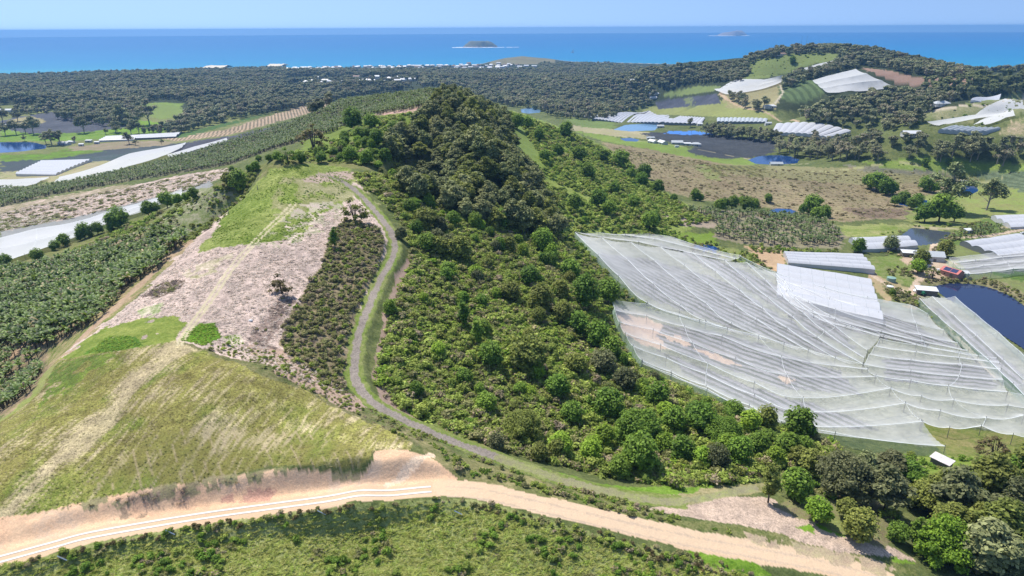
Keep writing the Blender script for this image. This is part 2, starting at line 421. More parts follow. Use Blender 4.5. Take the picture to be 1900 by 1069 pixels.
# near knoll: mown grass
K1 = [(-150,990),(-150,830),(0,785),(60,745),(95,700),(110,668),(200,652),(330,632),(400,648),(470,672),(560,715),(660,768),(760,812),(770,832),(700,834),(685,850),(664,866),(500,864),(330,902),(200,922),(100,950),(0,965)]
i1 = region(K1, (0.255,0.22,0.07), (0.175,0.17,0.045), w=0.3, con=2.0)
x, y = GX[i1], GY[i1]
p, q = hit(330, 645), hit(60, 900)
ex, ey = q[0] - p[0], q[1] - p[1]; L = math.hypot(ex, ey); ex /= L; ey /= L
al = (x - p[0]) * ex + (y - p[1]) * ey; ac = -(x - p[0]) * ey + (y - p[1]) * ex
stk = fbm(al / 5, ac / 0.5, 12, 4); big = fbm(x / 14, y / 14, 13, 3)
pale = np.clip(1.25 - np.abs(ac + 2 * (vnoise(al / 9, al * 0, 4) - 0.5)) / (2.6 + 2.5 * big), 0, 1) * 0.75 + np.clip((big - 0.5) * 3.2, 0, 1) * 0.55
mixv = np.clip((stk - 0.60 + pale * 0.55) * 3.4, 0, 0.85)[:, None]
PV1 = np.array((0.50, 0.40, 0.25))
CA[i1] = CA[i1] * (1 - mixv) + PV1 * mixv
CB[i1] = CB[i1] * (1 - mixv * 0.8) + PV1 * 0.85 * mixv * 0.8
green = np.clip((fbm(x / 9, y / 9, 22, 3) - 0.52) * 6, 0, 1)[:, None] * (1 - mixv)
CA[i1] = CA[i1] * (1 - green * 0.6) + np.array(LUSH) * green * 0.6
# old planting rows running down the face towards the batter
i2 = region([(150,900),(230,850),(300,800),(420,790),(560,800),(680,840),(668,878),(500,868),(330,898),(200,915)], near=60, far_=400)
p, q = hit(560, 790), hit(588, 838)
nx, ny = -(q[1] - p[1]), q[0] - p[0]; L = math.hypot(nx, ny)
ph = (GX[i2] * nx + GY[i2] * ny) / L / 2.6; al = (GX[i2] * ny - GY[i2] * nx) / L
r2 = np.clip(1 - np.abs(ph - np.round(ph)) * 7.5, 0, 1) * (fbm(al / 3.0, np.round(ph) * 7.3, 8, 2) > 0.53) * 0.6
CA[i2] = CA[i2] * (1 - r2[:, None]) + np.array((0.42, 0.33, 0.2)) * r2[:, None]; CB[i2] = CB[i2] * (1 - r2[:, None]) + np.array((0.40, 0.3, 0.2)) * r2[:, None]
region([(330,635),(400,645),(520,688),(640,742),(760,795),(800,815),(880,860),(870,868),(770,826),(660,772),(560,722),(420,668)], (0.09,0.125,0.03), (0.2,0.17,0.09), dens=(0.62,6))
region([(95,700),(110,672),(200,655),(240,655),(170,690),(110,740),(70,760)], (0.09,0.14,0.03), GRASS, dens=(0.6,5))
# cut batter and clearing of bare subsoil
i3 = region([(-200,1060),(-150,985),(0,963),(100,948),(200,920),(330,900),(500,870),(668,880),(688,860),(700,835),(760,830),(800,848),(850,888),(840,905),(800,912),(600,930),(400,958),(200,990),(0,1042)], DIRT, DIRT2, w=0.45, con=0.6)
x, y = GX[i3], GY[i3]
hue = np.clip((fbm(x / 7, y / 7, 61, 3) - 0.45) * 4, 0, 1)[:, None]
CA[i3] = CA[i3] * (1 - hue * 0.55) + np.array((0.52, 0.30, 0.20)) * hue * 0.55
pl = np.clip((fbm(x / 4, y / 4, 63, 3) - 0.55) * 6, 0, 1)[:, None]
CA[i3] = CA[i3] * (1 - pl * 0.5) + np.array((0.66, 0.52, 0.40)) * pl * 0.5
region([(100,950),(200,918),(330,898),(500,868),(668,878),(690,862),(660,892),(500,890),(330,925),(210,945)], (0.40,0.30,0.19), (0.24,0.22,0.10), dens=(0.5,2.5))
region([(200,960),(240,925),(330,905),(320,940),(250,965)], (0.42,0.30,0.2), (0.25,0.18,0.12), dens=(0.5,1.5))
region([(410,930),(440,910),(520,905),(500,930)], (0.60,0.34,0.24), (0.45,0.26,0.18), dens=(0.55,3))
# slope below the road
region([(-300,1120),(-200,1075),(0,1052),(200,1002),(400,968),(600,940),(800,925),(900,930),(1000,962),(1100,990),(1300,1042),(1420,1069),(1500,1110),(1500,1400),(-300,1400)], (0.19,0.23,0.065), (0.26,0.26,0.11), w=0.4, near=50, con=1.2)
region([(1270,1018),(1330,1015),(1400,1045),(1430,1069),(1350,1069),(1290,1040)], LUSH, LUSH2)
# verge between the dirt road and the loop track
region([(760,795),(860,850),(1000,890),(1160,935),(1260,965),(1420,985),(1560,1020),(1700,1055),(1700,1069),(1600,1052),(1400,1000),(1250,975),(1100,945),(1000,922),(900,900),(850,888),(790,840)], (0.11,0.145,0.035), (0.22,0.19,0.09))
region([(1200,945),(1330,920),(1430,925),(1500,960),(1620,1000),(1700,1040),(1560,1025),(1420,985),(1300,965)], (0.50,0.38,0.29), (0.36,0.27,0.20), con=1.6)
region([(1470,975),(1530,975),(1600,1005),(1700,1045),(1660,1045),(1560,1010)], LUSH2, LUSH, dens=(0.5,5))
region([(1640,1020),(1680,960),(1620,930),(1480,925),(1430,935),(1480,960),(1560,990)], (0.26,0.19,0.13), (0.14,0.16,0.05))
region([(1130,905),(1270,905),(1420,895),(1430,912),(1340,925),(1250,940),(1170,925)], (0.24,0.24,0.09), (0.32,0.26,0.15))
region([(1000,870),(1140,902),(1270,904),(1400,895),(1330,905),(1250,917),(1130,912),(1040,892)], LUSH, (0.16,0.24,0.04))
MAIN_ROAD = road([(-120,1075),(0,1040),(200,988),(400,957),(600,929),(800,908),(900,912),(1000,938),(1100,962),(1250,1000),(1400,1030),(1550,1058),(1650,1085),(1750,1120)], 5.2, (0.64,0.47,0.31), (0.55,0.38,0.24), ragged=0.7, con=0.35)
road([(830,905),(900,912),(1000,936),(1100,958),(1250,992),(1400,1020),(1550,1050),(1650,1080)], 6.4, (0.66,0.49,0.33), (0.58,0.42,0.27), ragged=0.6, con=0.3)
region([(1380,990),(1500,1010),(1640,1045),(1720,1069),(1640,1069),(1500,1035),(1400,1010)], (0.5,0.37,0.26), (0.3,0.26,0.14), dens=(0.6,4))
for off in (-9, 9):
    road([(u + 0, v + off) for u, v in [(830,912),(900,918),(1000,940),(1100,964),(1250,998),(1400,1026),(1550,1056),(1650,1084)]], 0.6, (0.54,0.41,0.29), (0.48,0.36,0.25), ragged=0.4, con=0.5)
road([(720,900),(760,870),(800,845)], 1.6, (0.7,0.56,0.42), DIRT, ragged=0.5)

# far knoll: dead litter, lush grass patches
K2 = [(110,667),(180,610),(260,545),(350,455),(430,380),(500,315),(575,303),(650,315),(700,385),(722,430),(715,470),(690,520),(668,580),(650,640),(640,730),(560,700),(420,660),(330,633),(200,653)]
i5 = region(K2, LITTER, LITTER2, w=0.1, con=1.7)
x, y = GX[i5], GY[i5]
dk = np.clip((fbm(x / 1.5, y / 3.5, 71, 3) - 0.5) * 5, 0, 1)[:, None]
CA[i5] = CA[i5] * (1 - dk * 0.4) + np.array((0.20, 0.15, 0.125)) * dk * 0.4
region([(390,440),(430,380),(500,314),(575,303),(650,312),(662,350),(640,375),(590,400),(560,440),(480,452),(400,460),(360,470)], (0.15,0.22,0.03), (0.23,0.25,0.075), con=1.5)
region([(520,330),(600,320),(680,335),(700,380),(640,372),(560,395),(500,400)], (0.22,0.24,0.07), (0.30,0.27,0.15), dens=(0.52,6))
region([(560,380),(640,372),(640,400),(600,430),(540,440),(520,410)], LITTER, (0.14,0.2,0.05), dens=(0.5,3))
region([(460,455),(570,395),(600,400),(580,440),(520,460)], (0.10,0.16,0.03), LITTER, dens=(0.5,3))
region([(560,335),(585,322),(640,318),(690,325),(640,335),(590,340)], (0.42,0.32,0.26), (0.38,0.29,0.22))
region([(110,667),(190,610),(262,590),(330,585),(350,600),(330,633),(200,653)], (0.15,0.225,0.03), (0.22,0.24,0.06), dens=(0.78,8))
region([(165,655),(200,625),(240,622),(260,640),(230,650)], (0.06,0.13,0.018), (0.10,0.2,0.02))
region([(255,575),(300,560),(310,570),(280,590),(260,590)], LUSH, LITTER, dens=(0.55,4))
region([(335,632),(370,600),(400,600),(412,625),(380,642)], (0.085,0.19,0.015), LUSH)
region([(412,625),(440,622),(455,640),(430,645)], LUSH, LITTER, dens=(0.6,3))
region([(340,500),(400,480),(440,470),(400,510),(350,520)], (0.3,0.29,0.13), LITTER, dens=(0.55,4))
region([(265,550),(300,525),(340,520),(335,535),(290,555)], (0.16,0.12,0.09), (0.2,0.15,0.11))
region([(455,640),(500,570),(530,545),(545,560),(500,640),(520,655)], (0.2,0.145,0.115), (0.3,0.22,0.18), dens=(0.6,5))
SCRUB_K2 = [(612,432),(645,405),(700,420),(715,450),(700,500),(672,560),(655,620),(645,700),(640,735),(590,705),(545,670),(520,640),(535,590),(565,545),(590,500),(605,465)]
region(SCRUB_K2, (0.19,0.17,0.08), (0.26,0.2,0.13))
region([(455,642),(520,650),(580,690),(640,725),(695,752),(660,765),(600,735),(520,695)], (0.46,0.32,0.24), (0.34,0.25,0.19))
for off in (0, 9):
    road([(540 + off, 378),(500 + off, 418),(460 + off, 458),(430 + off, 492),(400 + off, 535),(372 + off, 575),(345 + off, 612),(328 + off, 640)], 0.95, (0.56,0.49,0.32), (0.46,0.40,0.24), ragged=0.25, con=0.6)
# gully
GULLY = [(655,325),(740,330),(850,370),(1030,430),(1110,560),(1180,690),(1290,735),(1380,777),(1480,805),(1560,832),(1520,860),(1430,870),(1400,893),(1260,905),(1120,885),(1000,855),(900,830),(800,795),(730,745),(700,700),(712,640),(735,560),(752,500),(765,465),(748,420),(720,380)]
region(GULLY, (0.17,0.22,0.045), (0.24,0.22,0.10))
region([(690,700),(700,640),(712,580),(740,500),(768,470),(760,520),(738,590),(715,650),(722,730),(790,790),(760,785),(705,745)], (0.40,0.28,0.22), (0.24,0.18,0.13))
LOOP = road([(620,330),(655,350),(690,385),(722,425),(733,455),(725,485),(705,520),(686,565),(670,605),(660,650),(658,690),(668,722),(700,752),(750,780),(830,815),(930,852),(1050,893),(1160,920),(1260,930)], 5.6, (0.14,0.22,0.025), (0.2,0.2,0.08), ragged=1.2)
road([(590,325),(620,330),(655,350),(690,385),(722,425),(733,455),(725,485),(705,520),(686,565),(670,605),(660,650),(658,690),(668,722),(700,752),(750,780),(830,815),(930,852)], 2.6, (0.30,0.255,0.215), (0.21,0.18,0.15), ragged=0.6, con=1.3)
road([(930,852),(1050,893),(1160,920),(1260,930),(1400,905)], 3.0, (0.33,0.29,0.19), (0.2,0.22,0.07), ragged=0.8)
# right flank and paddocks
region([(880,200),(950,205),(1010,225),(1100,262),(1170,300),(1220,350),(1300,395),(1330,410),(1240,440),(1060,432),(1030,430),(980,330),(920,240)], (0.16,0.24,0.035), (0.22,0.25,0.07))
region([(980,315),(1050,345),(1110,370),(1100,380),(1040,362),(985,335)], (0.2,0.27,0.04), (0.24,0.27,0.08))
region([(950,222),(1000,260),(990,300),(950,260)], (0.2,0.26,0.06), (0.15,0.2,0.05))
region([(1060,242),(1150,255),(1240,268),(1330,282),(1420,300),(1380,310),(1240,285),(1120,262)], (0.20,0.25,0.06), (0.15,0.22,0.04))
region([(1060,232),(1140,240),(1260,250),(1370,268),(1360,276),(1240,262),(1130,252),(1050,240)], (0.40,0.34,0.22), (0.25,0.24,0.11))
region([(1040,218),(1140,225),(1140,240),(1080,236)], (0.17,0.22,0.07), (0.13,0.18,0.05))
region([(1110,262),(1240,285),(1380,310),(1500,312),(1640,312),(1740,320),(1800,330),(1830,345),(1700,365),(1680,405),(1560,412),(1420,385),(1300,372),(1220,350),(1170,305)], DRY, DRY2, w=0.35, con=1.4, rows=((1300,330),(1420,345),7,0.3))
region([(1330,305),(1520,310),(1700,318),(1740,335),(1640,345),(1480,335),(1350,322)], (0.26,0.24,0.11), (0.22,0.2,0.1), rows=((1330,305),(1420,312),6,0.3))
region([(1290,305),(1420,308),(1430,330),(1330,328)], (0.14,0.12,0.05), (0.2,0.2,0.07), rows=((1320,325),(1300,308),9,0.7), dens=(0.62,30))
region([(1280,305),(1310,305),(1340,335),(1320,335)], (0.17,0.24,0.05), DRY2)
region([(1200,275),(1300,300),(1300,320),(1200,300)], DRY2, (0.17,0.14,0.08), dens=(0.5,20))
region([(1560,385),(1680,388),(1690,402),(1600,405)], (0.15,0.11,0.075), (0.2,0.15,0.1))
region([(1290,270),(1400,258),(1440,262),(1440,280),(1420,290),(1350,295),(1290,288),(1275,280)], (0.05,0.052,0.062), (0.07,0.072,0.08), rows=((1300,285),(1420,268),5,0.5))
region([(1190,247),(1260,244),(1330,250),(1440,262),(1420,268),(1300,270),(1220,262)], (0.045,0.048,0.06), (0.065,0.068,0.08), rows=((1200,255),(1400,262),5,0.5))
region([(1240,243),(1290,243),(1330,250),(1270,250),(1235,247)], (0.08,0.22,0.55), (0.07,0.19,0.5), con=0.3)
region([(1200,198),(1330,185),(1440,210),(1440,222),(1300,215),(1190,212)], (0.24,0.25,0.09), (0.20,0.22,0.07))
region([(1215,188),(1330,174),(1338,192),(1222,203)], (0.06,0.065,0.085), (0.075,0.08,0.1), hard=True)
region([(1268,182),(1280,180),(1290,200),(1280,202)], (0.17,0.2,0.09))
region([(1230,182),(1320,170),(1340,160),(1290,160),(1235,175)], (0.19,0.24,0.08))
region([(1335,172),(1420,150),(1455,155),(1440,200),(1420,205),(1350,200)], (0.30,0.26,0.13), (0.24,0.22,0.11))
region([(1380,115),(1460,100),(1545,98),(1560,108),(1480,128),(1440,142),(1375,152),(1385,130)], (0.18,0.21,0.07), (0.13,0.17,0.05))
region([(1445,160),(1460,152),(1510,148),(1535,160),(1530,175),(1490,192),(1447,185)], (0.11,0.15,0.06), (0.09,0.13,0.05), rows=((1500,152),(1525,178),14,0.8))
region([(1595,125),(1640,130),(1700,143),(1810,145),(1800,155),(1740,162),(1670,158)], (0.33,0.21,0.155), (0.22,0.15,0.11))
region([(1700,225),(1730,205),(1800,190),(1900,170),(1900,205),(1800,215),(1740,222)], (0.2,0.22,0.09), (0.16,0.19,0.07))
region([(1710,208),(1900,178),(1960,170),(1960,210),(1900,210),(1760,232)], (0.17,0.2,0.08), (0.24,0.22,0.12))
region([(1850,250),(1900,215),(1960,215),(1960,260)], (0.14,0.2,0.05), (0.4,0.3,0.2), dens=(0.6,60))
region([(1600,300),(1750,292),(1900,305),(1960,310),(1960,330),(1800,325),(1640,315)], (0.16,0.25,0.03), (0.2,0.24,0.07))
region([(1560,306),(1660,312),(1750,320),(1760,328),(1600,318)], (0.13,0.14,0.1), (0.2,0.18,0.12))
region([(1780,320),(1960,318),(1960,380),(1880,350),(1830,335)], (0.11,0.15,0.08), (0.14,0.17,0.1), rows=((1840,340),(1900,345),7,0.5))
region([(1700,370),(1830,335),(1880,350),(1960,380),(1960,400),(1840,405),(1760,420),(1680,410)], (0.26,0.25,0.10), (0.17,0.23,0.05))
region([(1540,420),(1680,415),(1790,415),(1850,430),(1700,425),(1640,440),(1560,440)], (0.17,0.25,0.04), (0.27,0.25,0.11))
road([(1700,420),(1740,424),(1800,428),(1850,425),(1900,415)], 5, (0.42,0.34,0.22), (0.34,0.3,0.17))
region([(1690,470),(1760,440),(1860,430),(1960,430),(1960,560),(1800,520),(1700,530)], (0.19,0.2,0.08), (0.14,0.17,0.05))
region([(1790,415),(1840,405),(1860,430),(1800,450),(1730,465),(1760,440)], (0.13,0.19,0.04), (0.1,0.14,0.04))
region([(1200,425),(1330,435),(1330,460),(1280,450),(1220,440)], (0.17,0.26,0.03), (0.15,0.2,0.04))
region([(1235,400),(1340,408),(1330,425),(1260,418)], (0.38,0.30,0.23), (0.3,0.24,0.17))
region([(1325,455),(1400,470),(1400,500),(1370,490),(1330,475)], (0.17,0.25,0.04), (0.24,0.22,0.1))
BAN_R = [(1265,385),(1340,390),(1420,395),(1500,400),(1545,415),(1570,440),(1560,460),(1470,462),(1390,455),(1320,440),(1335,420),(1300,405)]
region(BAN_R, (0.30,0.24,0.18), (0.17,0.17,0.08))
region([(1380,455),(1450,465),(1460,495),(1440,505),(1410,490)], (0.55,0.37,0.22), (0.35,0.25,0.15))
region([(1600,480),(1690,470),(1720,500),(1690,530),(1640,520),(1615,500)], (0.14,0.23,0.03), (0.22,0.2,0.1))
region([(1610,500),(1640,515),(1700,540),(1740,560),(1700,575),(1640,560),(1620,530)], (0.48,0.34,0.21), (0.24,0.22,0.1))
region([(1640,525),(1700,545),(1720,575),(1650,560)], (0.13,0.16,0.05), (0.2,0.18,0.09))
region([(1660,470),(1700,466),(1730,460),(1770,490),(1755,512),(1730,520),(1700,520),(1690,495)], (0.52,0.39,0.28), (0.42,0.31,0.21))
road([(1690,545),(1705,520),(1735,490),(1730,465),(1745,445),(1800,440),(1900,425)], 4, (0.55,0.42,0.3), (0.45,0.35,0.25))
road([(1610,505),(1650,530),(1690,545),(1740,575),(1800,640)], 4, (0.55,0.42,0.3), (0.45,0.35,0.25))
region([(1700,525),(1760,512),(1850,520),(1960,570),(1960,600),(1880,550),(1800,525),(1730,530)], (0.17,0.17,0.07), (0.23,0.19,0.11))
region([(1800,490),(1960,480),(1960,530),(1860,515)], (0.13,0.22,0.03), (0.06,0.08,0.04), rows=((1820,500),(1900,497),2.6,0.7))
# under the nets: weed mat rows, grass headlands, bare soil
NETLAND = [(1065,438),(1160,436),(1245,440),(1345,480),(1440,507),(1560,545),(1640,557),(1722,580),(1708,550),(1775,552),(1800,580),(1960,700),(1960,830),(1860,800),(1710,785),(1755,832),(1660,820),(1556,808),(1435,780),(1302,716),(1191,672),(1160,620),(1138,565),(1200,570),(1110,482)]
region(NETLAND, (0.18,0.20,0.13), (0.24,0.24,0.18), con=1.4)
for poly, rw in [
    ([(1100,470),(1200,480),(1340,520),(1440,580),(1580,665),(1540,660),(1420,625),(1300,590),(1190,545)], ((1150,505),(1290,590))),
    ([(1200,448),(1330,482),(1440,530),(1560,610),(1600,660),(1500,610),(1400,545),(1280,480)], ((1260,475),(1400,565))),
    ([(1490,540),(1640,580),(1790,648),(1640,630),(1480,590)], ((1480,565),(1700,640))),
    ([(1640,665),(1850,680),(1850,725),(1640,705)], ((1650,680),(1850,700))),
    ([(1190,600),(1350,620),(1560,690),(1600,735),(1450,720),(1300,670),(1200,632)], ((1200,620),(1400,700))),
    ([(1220,650),(1400,720),(1560,765),(1640,800),(1540,795),(1420,760),(1280,700)], ((1240,665),(1420,750))),
    ([(1720,560),(1790,600),(1900,700),(1900,740),(1830,690),(1760,620)], ((1740,580),(1860,690))),
    ([(1775,485),(1960,465),(1960,500),(1800,508)], ((1780,495),(1900,485)))]:
    region(poly, (0.19,0.185,0.195), (0.25,0.24,0.24), rows=(rw[0], rw[1], 4.4, 1.3), w=0.3)
region([(1142,582),(1200,590),(1230,605),(1215,625),(1250,650),(1190,640),(1160,618)], (0.58,0.42,0.32), (0.46,0.35,0.25))
for q in ([(1215,618),(1260,625),(1290,640),(1270,645)], [(1285,645),(1340,660),(1385,682),(1340,675)], [(1440,695),(1475,705),(1460,712)]):
    region(q, (0.55,0.38,0.27), (0.42,0.32,0.22))
road([(1700,552),(1740,590),(1790,640),(1850,700)], 3, (0.5,0.42,0.34), (0.36,0.32,0.25))
region([(1710,785),(1760,792),(1820,800),(1960,810),(1960,870),(1755,860),(1740,830)], (0.14,0.20,0.035), (0.2,0.17,0.07))
region([(1570,850),(1700,845),(1960,855),(1960,930),(1600,900)], (0.17,0.26,0.03), (0.24,0.25,0.08))
road([(1335,172),(1350,185),(1390,202),(1440,220),(1480,226)], 5, (0.46,0.33,0.22), (0.34,0.26,0.16), ragged=1)
road([(1447,158),(1452,172),(1444,185),(1432,195),(1420,197)], 4, (0.46,0.4,0.3), (0.36,0.32,0.22), ragged=1)
road([(1700,212),(1740,203),(1780,197),(1860,190),(1900,180)], 5, (0.52,0.44,0.33), (0.4,0.34,0.24), ragged=1)
road([(1480,318),(1600,310),(1740,315),(1900,322)], 3, (0.36,0.34,0.18), (0.28,0.28,0.12), ragged=1)
road([(1150,252),(1240,268),(1330,284),(1420,302),(1500,304)], 3, (0.42,0.36,0.24), (0.3,0.27,0.14), ragged=1)
# the shore
sh = (RR > CR - 90) & (RR < CR - 20)
CA[sh] = (0.5, 0.45, 0.36); CB[sh] = (0.45, 0.4, 0.32); DT[sh, 2] = 0
hd = (hmask > 0.2) & (RR > CR - 700)
CA[hd] = (0.21, 0.185, 0.10); CB[hd] = (0.16, 0.15, 0.085)

# ------------------------------------------------------------------ materials
def mat(name):
    m = bpy.data.materials.new(name); m.use_nodes = True
    t = m.node_tree
    return m, t, t.nodes['Principled BSDF'], t.links

def nn(t, typ, **kw):
    x = t.nodes.new(typ)
    for k, v in kw.items():
        if k.startswith('i_'):
            x.inputs[k[2:].replace('_', ' ')].default_value = v
        else: setattr(x, k, v)
    return x

def math_(t, op, a, b=None, c=None):
    x = t.nodes.new('ShaderNodeMath'); x.operation = op
    for i, q in enumerate((a, b, c)):
        if q is None: continue
        if isinstance(q, (int, float)): x.inputs[i].default_value = q
        else: t.links.new(q, x.inputs[i])
    return x.outputs[0]

def mixc(t, f, a, b, blend='MIX'):
    x = t.nodes.new('ShaderNodeMix'); x.data_type = 'RGBA'; x.blend_type = blend
    for s, q in ((x.inputs[0], f), (x.inputs[6], a), (x.inputs[7], b)):
        if isinstance(q, (int, float)): s.default_value = q
        elif isinstance(q, tuple): s.default_value = q if len(q) == 4 else q + (1,)
        else: t.links.new(q, s)
    return x.outputs[2]

def ground_material():
    m, t, bs, L = mat('ground')
    ca = nn(t, 'ShaderNodeAttribute', attribute_name='ca'); cb = nn(t, 'ShaderNodeAttribute', attribute_name='cb')
    dt = nn(t, 'ShaderNodeAttribute', attribute_name='dt')
    sp = nn(t, 'ShaderNodeSeparateColor'); L.new(dt.outputs['Color'], sp.inputs[0])
    geo = nn(t, 'ShaderNodeNewGeometry')
    def noise(s, det=4, rough=0.6):
        n_ = nn(t, 'ShaderNodeTexNoise', i_Scale=s, i_Detail=det, i_Roughness=rough)
        L.new(geo.outputs['Position'], n_.inputs['Vector']); return n_.outputs['Fac']
    fine, mid, coarse = noise(1.1, 5, 0.75), noise(0.28, 4, 0.65), noise(0.045, 4, 0.6)
    k = nn(t, 'ShaderNodeMix'); L.new(sp.outputs[0], k.inputs[0]); L.new(fine, k.inputs[2]); L.new(mid, k.inputs[3])
    g0 = math_(t, 'ADD', math_(t, 'MULTIPLY', k.outputs[0], 0.65), math_(t, 'MULTIPLY', coarse, 0.35))
    f = nn(t, 'ShaderNodeClamp'); L.new(math_(t, 'MULTIPLY_ADD', math_(t, 'SUBTRACT', g0, 0.5), 5.0, 0.5), f.inputs[0])
    c = mixc(t, f.outputs[0], ca.outputs['Color'], cb.outputs['Color'])
    # planting rows
    ph = math_(t, 'ADD', sp.outputs[1], math_(t, 'MULTIPLY', mid, 0.5))
    row = math_(t, 'PINGPONG', ph, 0.5)
    row = math_(t, 'MULTIPLY', math_(t, 'GREATER_THAN', row, 0.27), sp.outputs[2])
    brk = math_(t, 'MULTIPLY_ADD', fine, 1.2, 0.1)
    row = math_(t, 'MULTIPLY', row, brk)
    c = mixc(t, row, c, (0.035, 0.05, 0.022, 1))
    # brightness grain
    finer = noise(3.2, 3, 0.7)
    g = math_(t, 'MULTIPLY_ADD', math_(t, 'SUBTRACT', math_(t, 'MULTIPLY_ADD', finer, 0.5, math_(t, 'MULTIPLY', fine, 0.5)), 0.5), math_(t, 'MULTIPLY', dt.outputs['Alpha'], 2.6), 1.0)
    g2 = math_(t, 'MULTIPLY_ADD', math_(t, 'SUBTRACT', mid, 0.5), math_(t, 'MULTIPLY', dt.outputs['Alpha'], 1.0), 1.0)
    g3 = math_(t, 'MULTIPLY_ADD', math_(t, 'SUBTRACT', math_(t, 'MULTIPLY_ADD', noise(0.012, 4, 0.7), 0.6, math_(t, 'MULTIPLY', coarse, 0.4)), 0.5), math_(t, 'MULTIPLY', dt.outputs['Alpha'], 1.3), 1.0)
    g = math_(t, 'MAXIMUM', math_(t, 'MULTIPLY', math_(t, 'MULTIPLY', g, g2), g3), 0.25)
    vm = nn(t, 'ShaderNodeVectorMath', operation='SCALE'); L.new(c, vm.inputs[0]); L.new(g, vm.inputs['Scale'])
    L.new(vm.outputs[0], bs.inputs['Base Color'])
    bs.inputs['Roughness'].default_value = 0.95; bs.inputs['Specular IOR Level'].default_value = 0.1
    bp = nn(t, 'ShaderNodeBump', i_Strength=0.55, i_Distance=0.35)
    L.new(math_(t, 'ADD', fine, math_(t, 'MULTIPLY', mid, 1.5)), bp.inputs['Height']); L.new(bp.outputs[0], bs.inputs['Normal'])
    return m

# ------------------------------------------------------------------ mesh helpers
def mesh_np(name, V, F, m=None, smooth=False, attrs=None, mats=None, mi=None):
    """F: array (n,3) or (n,4), or a list of faces"""
    me = bpy.data.meshes.new(name)
    V = np.asarray(V, np.float32)
    if isinstance(F, np.ndarray) and F.ndim == 2:
        k = F.shape[1]; nf = len(F)
        me.vertices.add(len(V)); me.vertices.foreach_set('co', V.ravel())
        me.loops.add(nf * k); me.loops.foreach_set('vertex_index', F.astype(np.int32).ravel())
        me.polygons.add(nf); me.polygons.foreach_set('loop_start', np.arange(0, nf * k, k, dtype=np.int32))
        me.update(calc_edges=True)
    else:
        me.from_pydata([tuple(map(float, v)) for v in V], [], [tuple(int(i) for i in f) for f in F]); me.update()
    if m: me.materials.append(m)
    if mats:
        for q in mats: me.materials.append(q)
    if mi is not None: me.polygons.foreach_set('material_index', np.asarray(mi, np.int32))
    if smooth: me.polygons.foreach_set('use_smooth', np.ones(len(me.polygons), bool))
    return me

def link(name, me, parent=None, loc=None, rz=None):
    o = bpy.data.objects.new(name, me); COL.objects.link(o)
    if parent: o.parent = parent
    if loc is not None: o.location = loc
    if rz is not None: o.rotation_euler = (0, 0, rz)
    return o

def tag(o, label=None, cat=None, group=None, kind=None):
    if label: o['label'] = label
    if cat: o['category'] = cat
    if group: o['group'] = group
    if kind: o['kind'] = kind
    return o

idx = (np.arange(NR - 1)[:, None] * NT + np.arange(NT - 1)[None]).ravel()
gf = np.stack([idx, idx + NT, idx + NT + 1, idx + 1], 1)
gm = mesh_np('ground', np.stack([GX.ravel(), GY.ravel(), GZ.ravel()], 1), gf[:, ::-1], ground_material(), smooth=True)
for nm, arr in (('ca', CA), ('cb', CB)):
    at = gm.attributes.new(nm, 'FLOAT_COLOR', 'POINT')
    at.data.foreach_set('color', np.concatenate([arr.reshape(-1, 3), np.ones((NR * NT, 1))], 1).astype(np.float32).ravel())
at = gm.attributes.new('dt', 'FLOAT_COLOR', 'POINT')
D4 = DT.copy()
at.data.foreach_set('color', D4.reshape(-1, 4).astype(np.float32).ravel())
tag(link('ground', gm), kind='structure')

# ------------------------------------------------------------------ sea, sand, sky air
def sea_material():
    m, t, bs, L = mat('sea_water')
    geo = nn(t, 'ShaderNodeNewGeometry')
    sx = nn(t, 'ShaderNodeSeparateXYZ'); L.new(geo.outputs['Position'], sx.inputs[0])
    no = nn(t, 'ShaderNodeTexNoise', i_Scale=0.0012, i_Detail=3.0); L.new(geo.outputs['Position'], no.inputs['Vector'])
    d = math_(t, 'MULTIPLY_ADD', no.outputs['Fac'], 900.0, sx.outputs['Y'])
    mr = nn(t, 'ShaderNodeMapRange'); L.new(d, mr.inputs[0]); mr.inputs[1].default_value = 3950; mr.inputs[2].default_value = 16000
    cr = nn(t, 'ShaderNodeValToRGB'); L.new(mr.outputs[0], cr.inputs[0])
    e = cr.color_ramp.elements
    e[0].position = 0; e[0].color = (0.025, 0.27, 0.36, 1)
    e[1].position = 1; e[1].color = (0.003, 0.10, 0.31, 1)
    for pz, c in ((0.035, (0.012, 0.21, 0.36, 1)), (0.12, (0.005, 0.17, 0.36, 1)), (0.4, (0.003, 0.125, 0.33, 1))):
        q = e.new(pz); q.color = c
    w2 = nn(t, 'ShaderNodeTexNoise', i_Scale=0.004, i_Detail=5.0); L.new(geo.outputs['Position'], w2.inputs['Vector'])
    c = mixc(t, math_(t, 'MULTIPLY', w2.outputs['Fac'], 0.45), cr.outputs[0], (0.015, 0.20, 0.38))
    L.new(c, bs.inputs['Base Color'])
    bs.inputs['Roughness'].default_value = 0.55; bs.inputs['Specular IOR Level'].default_value = 0.15
    return m
a = np.linspace(R(-82), R(82), 120)
rr = np.array([2300, 3300, 4200, 6000, 10000, 16000, 26900.0])
V = np.array([(r * math.sin(t), r * math.cos(t), 0) for r in rr for t in a])
F = np.array([(i * 120 + j, i * 120 + j + 1, (i + 1) * 120 + j + 1, (i + 1) * 120 + j) for i in range(len(rr) - 1) for j in range(119)])
tag(link('sea', mesh_np('sea', V, F[:, ::-1], sea_material())), kind='structure')

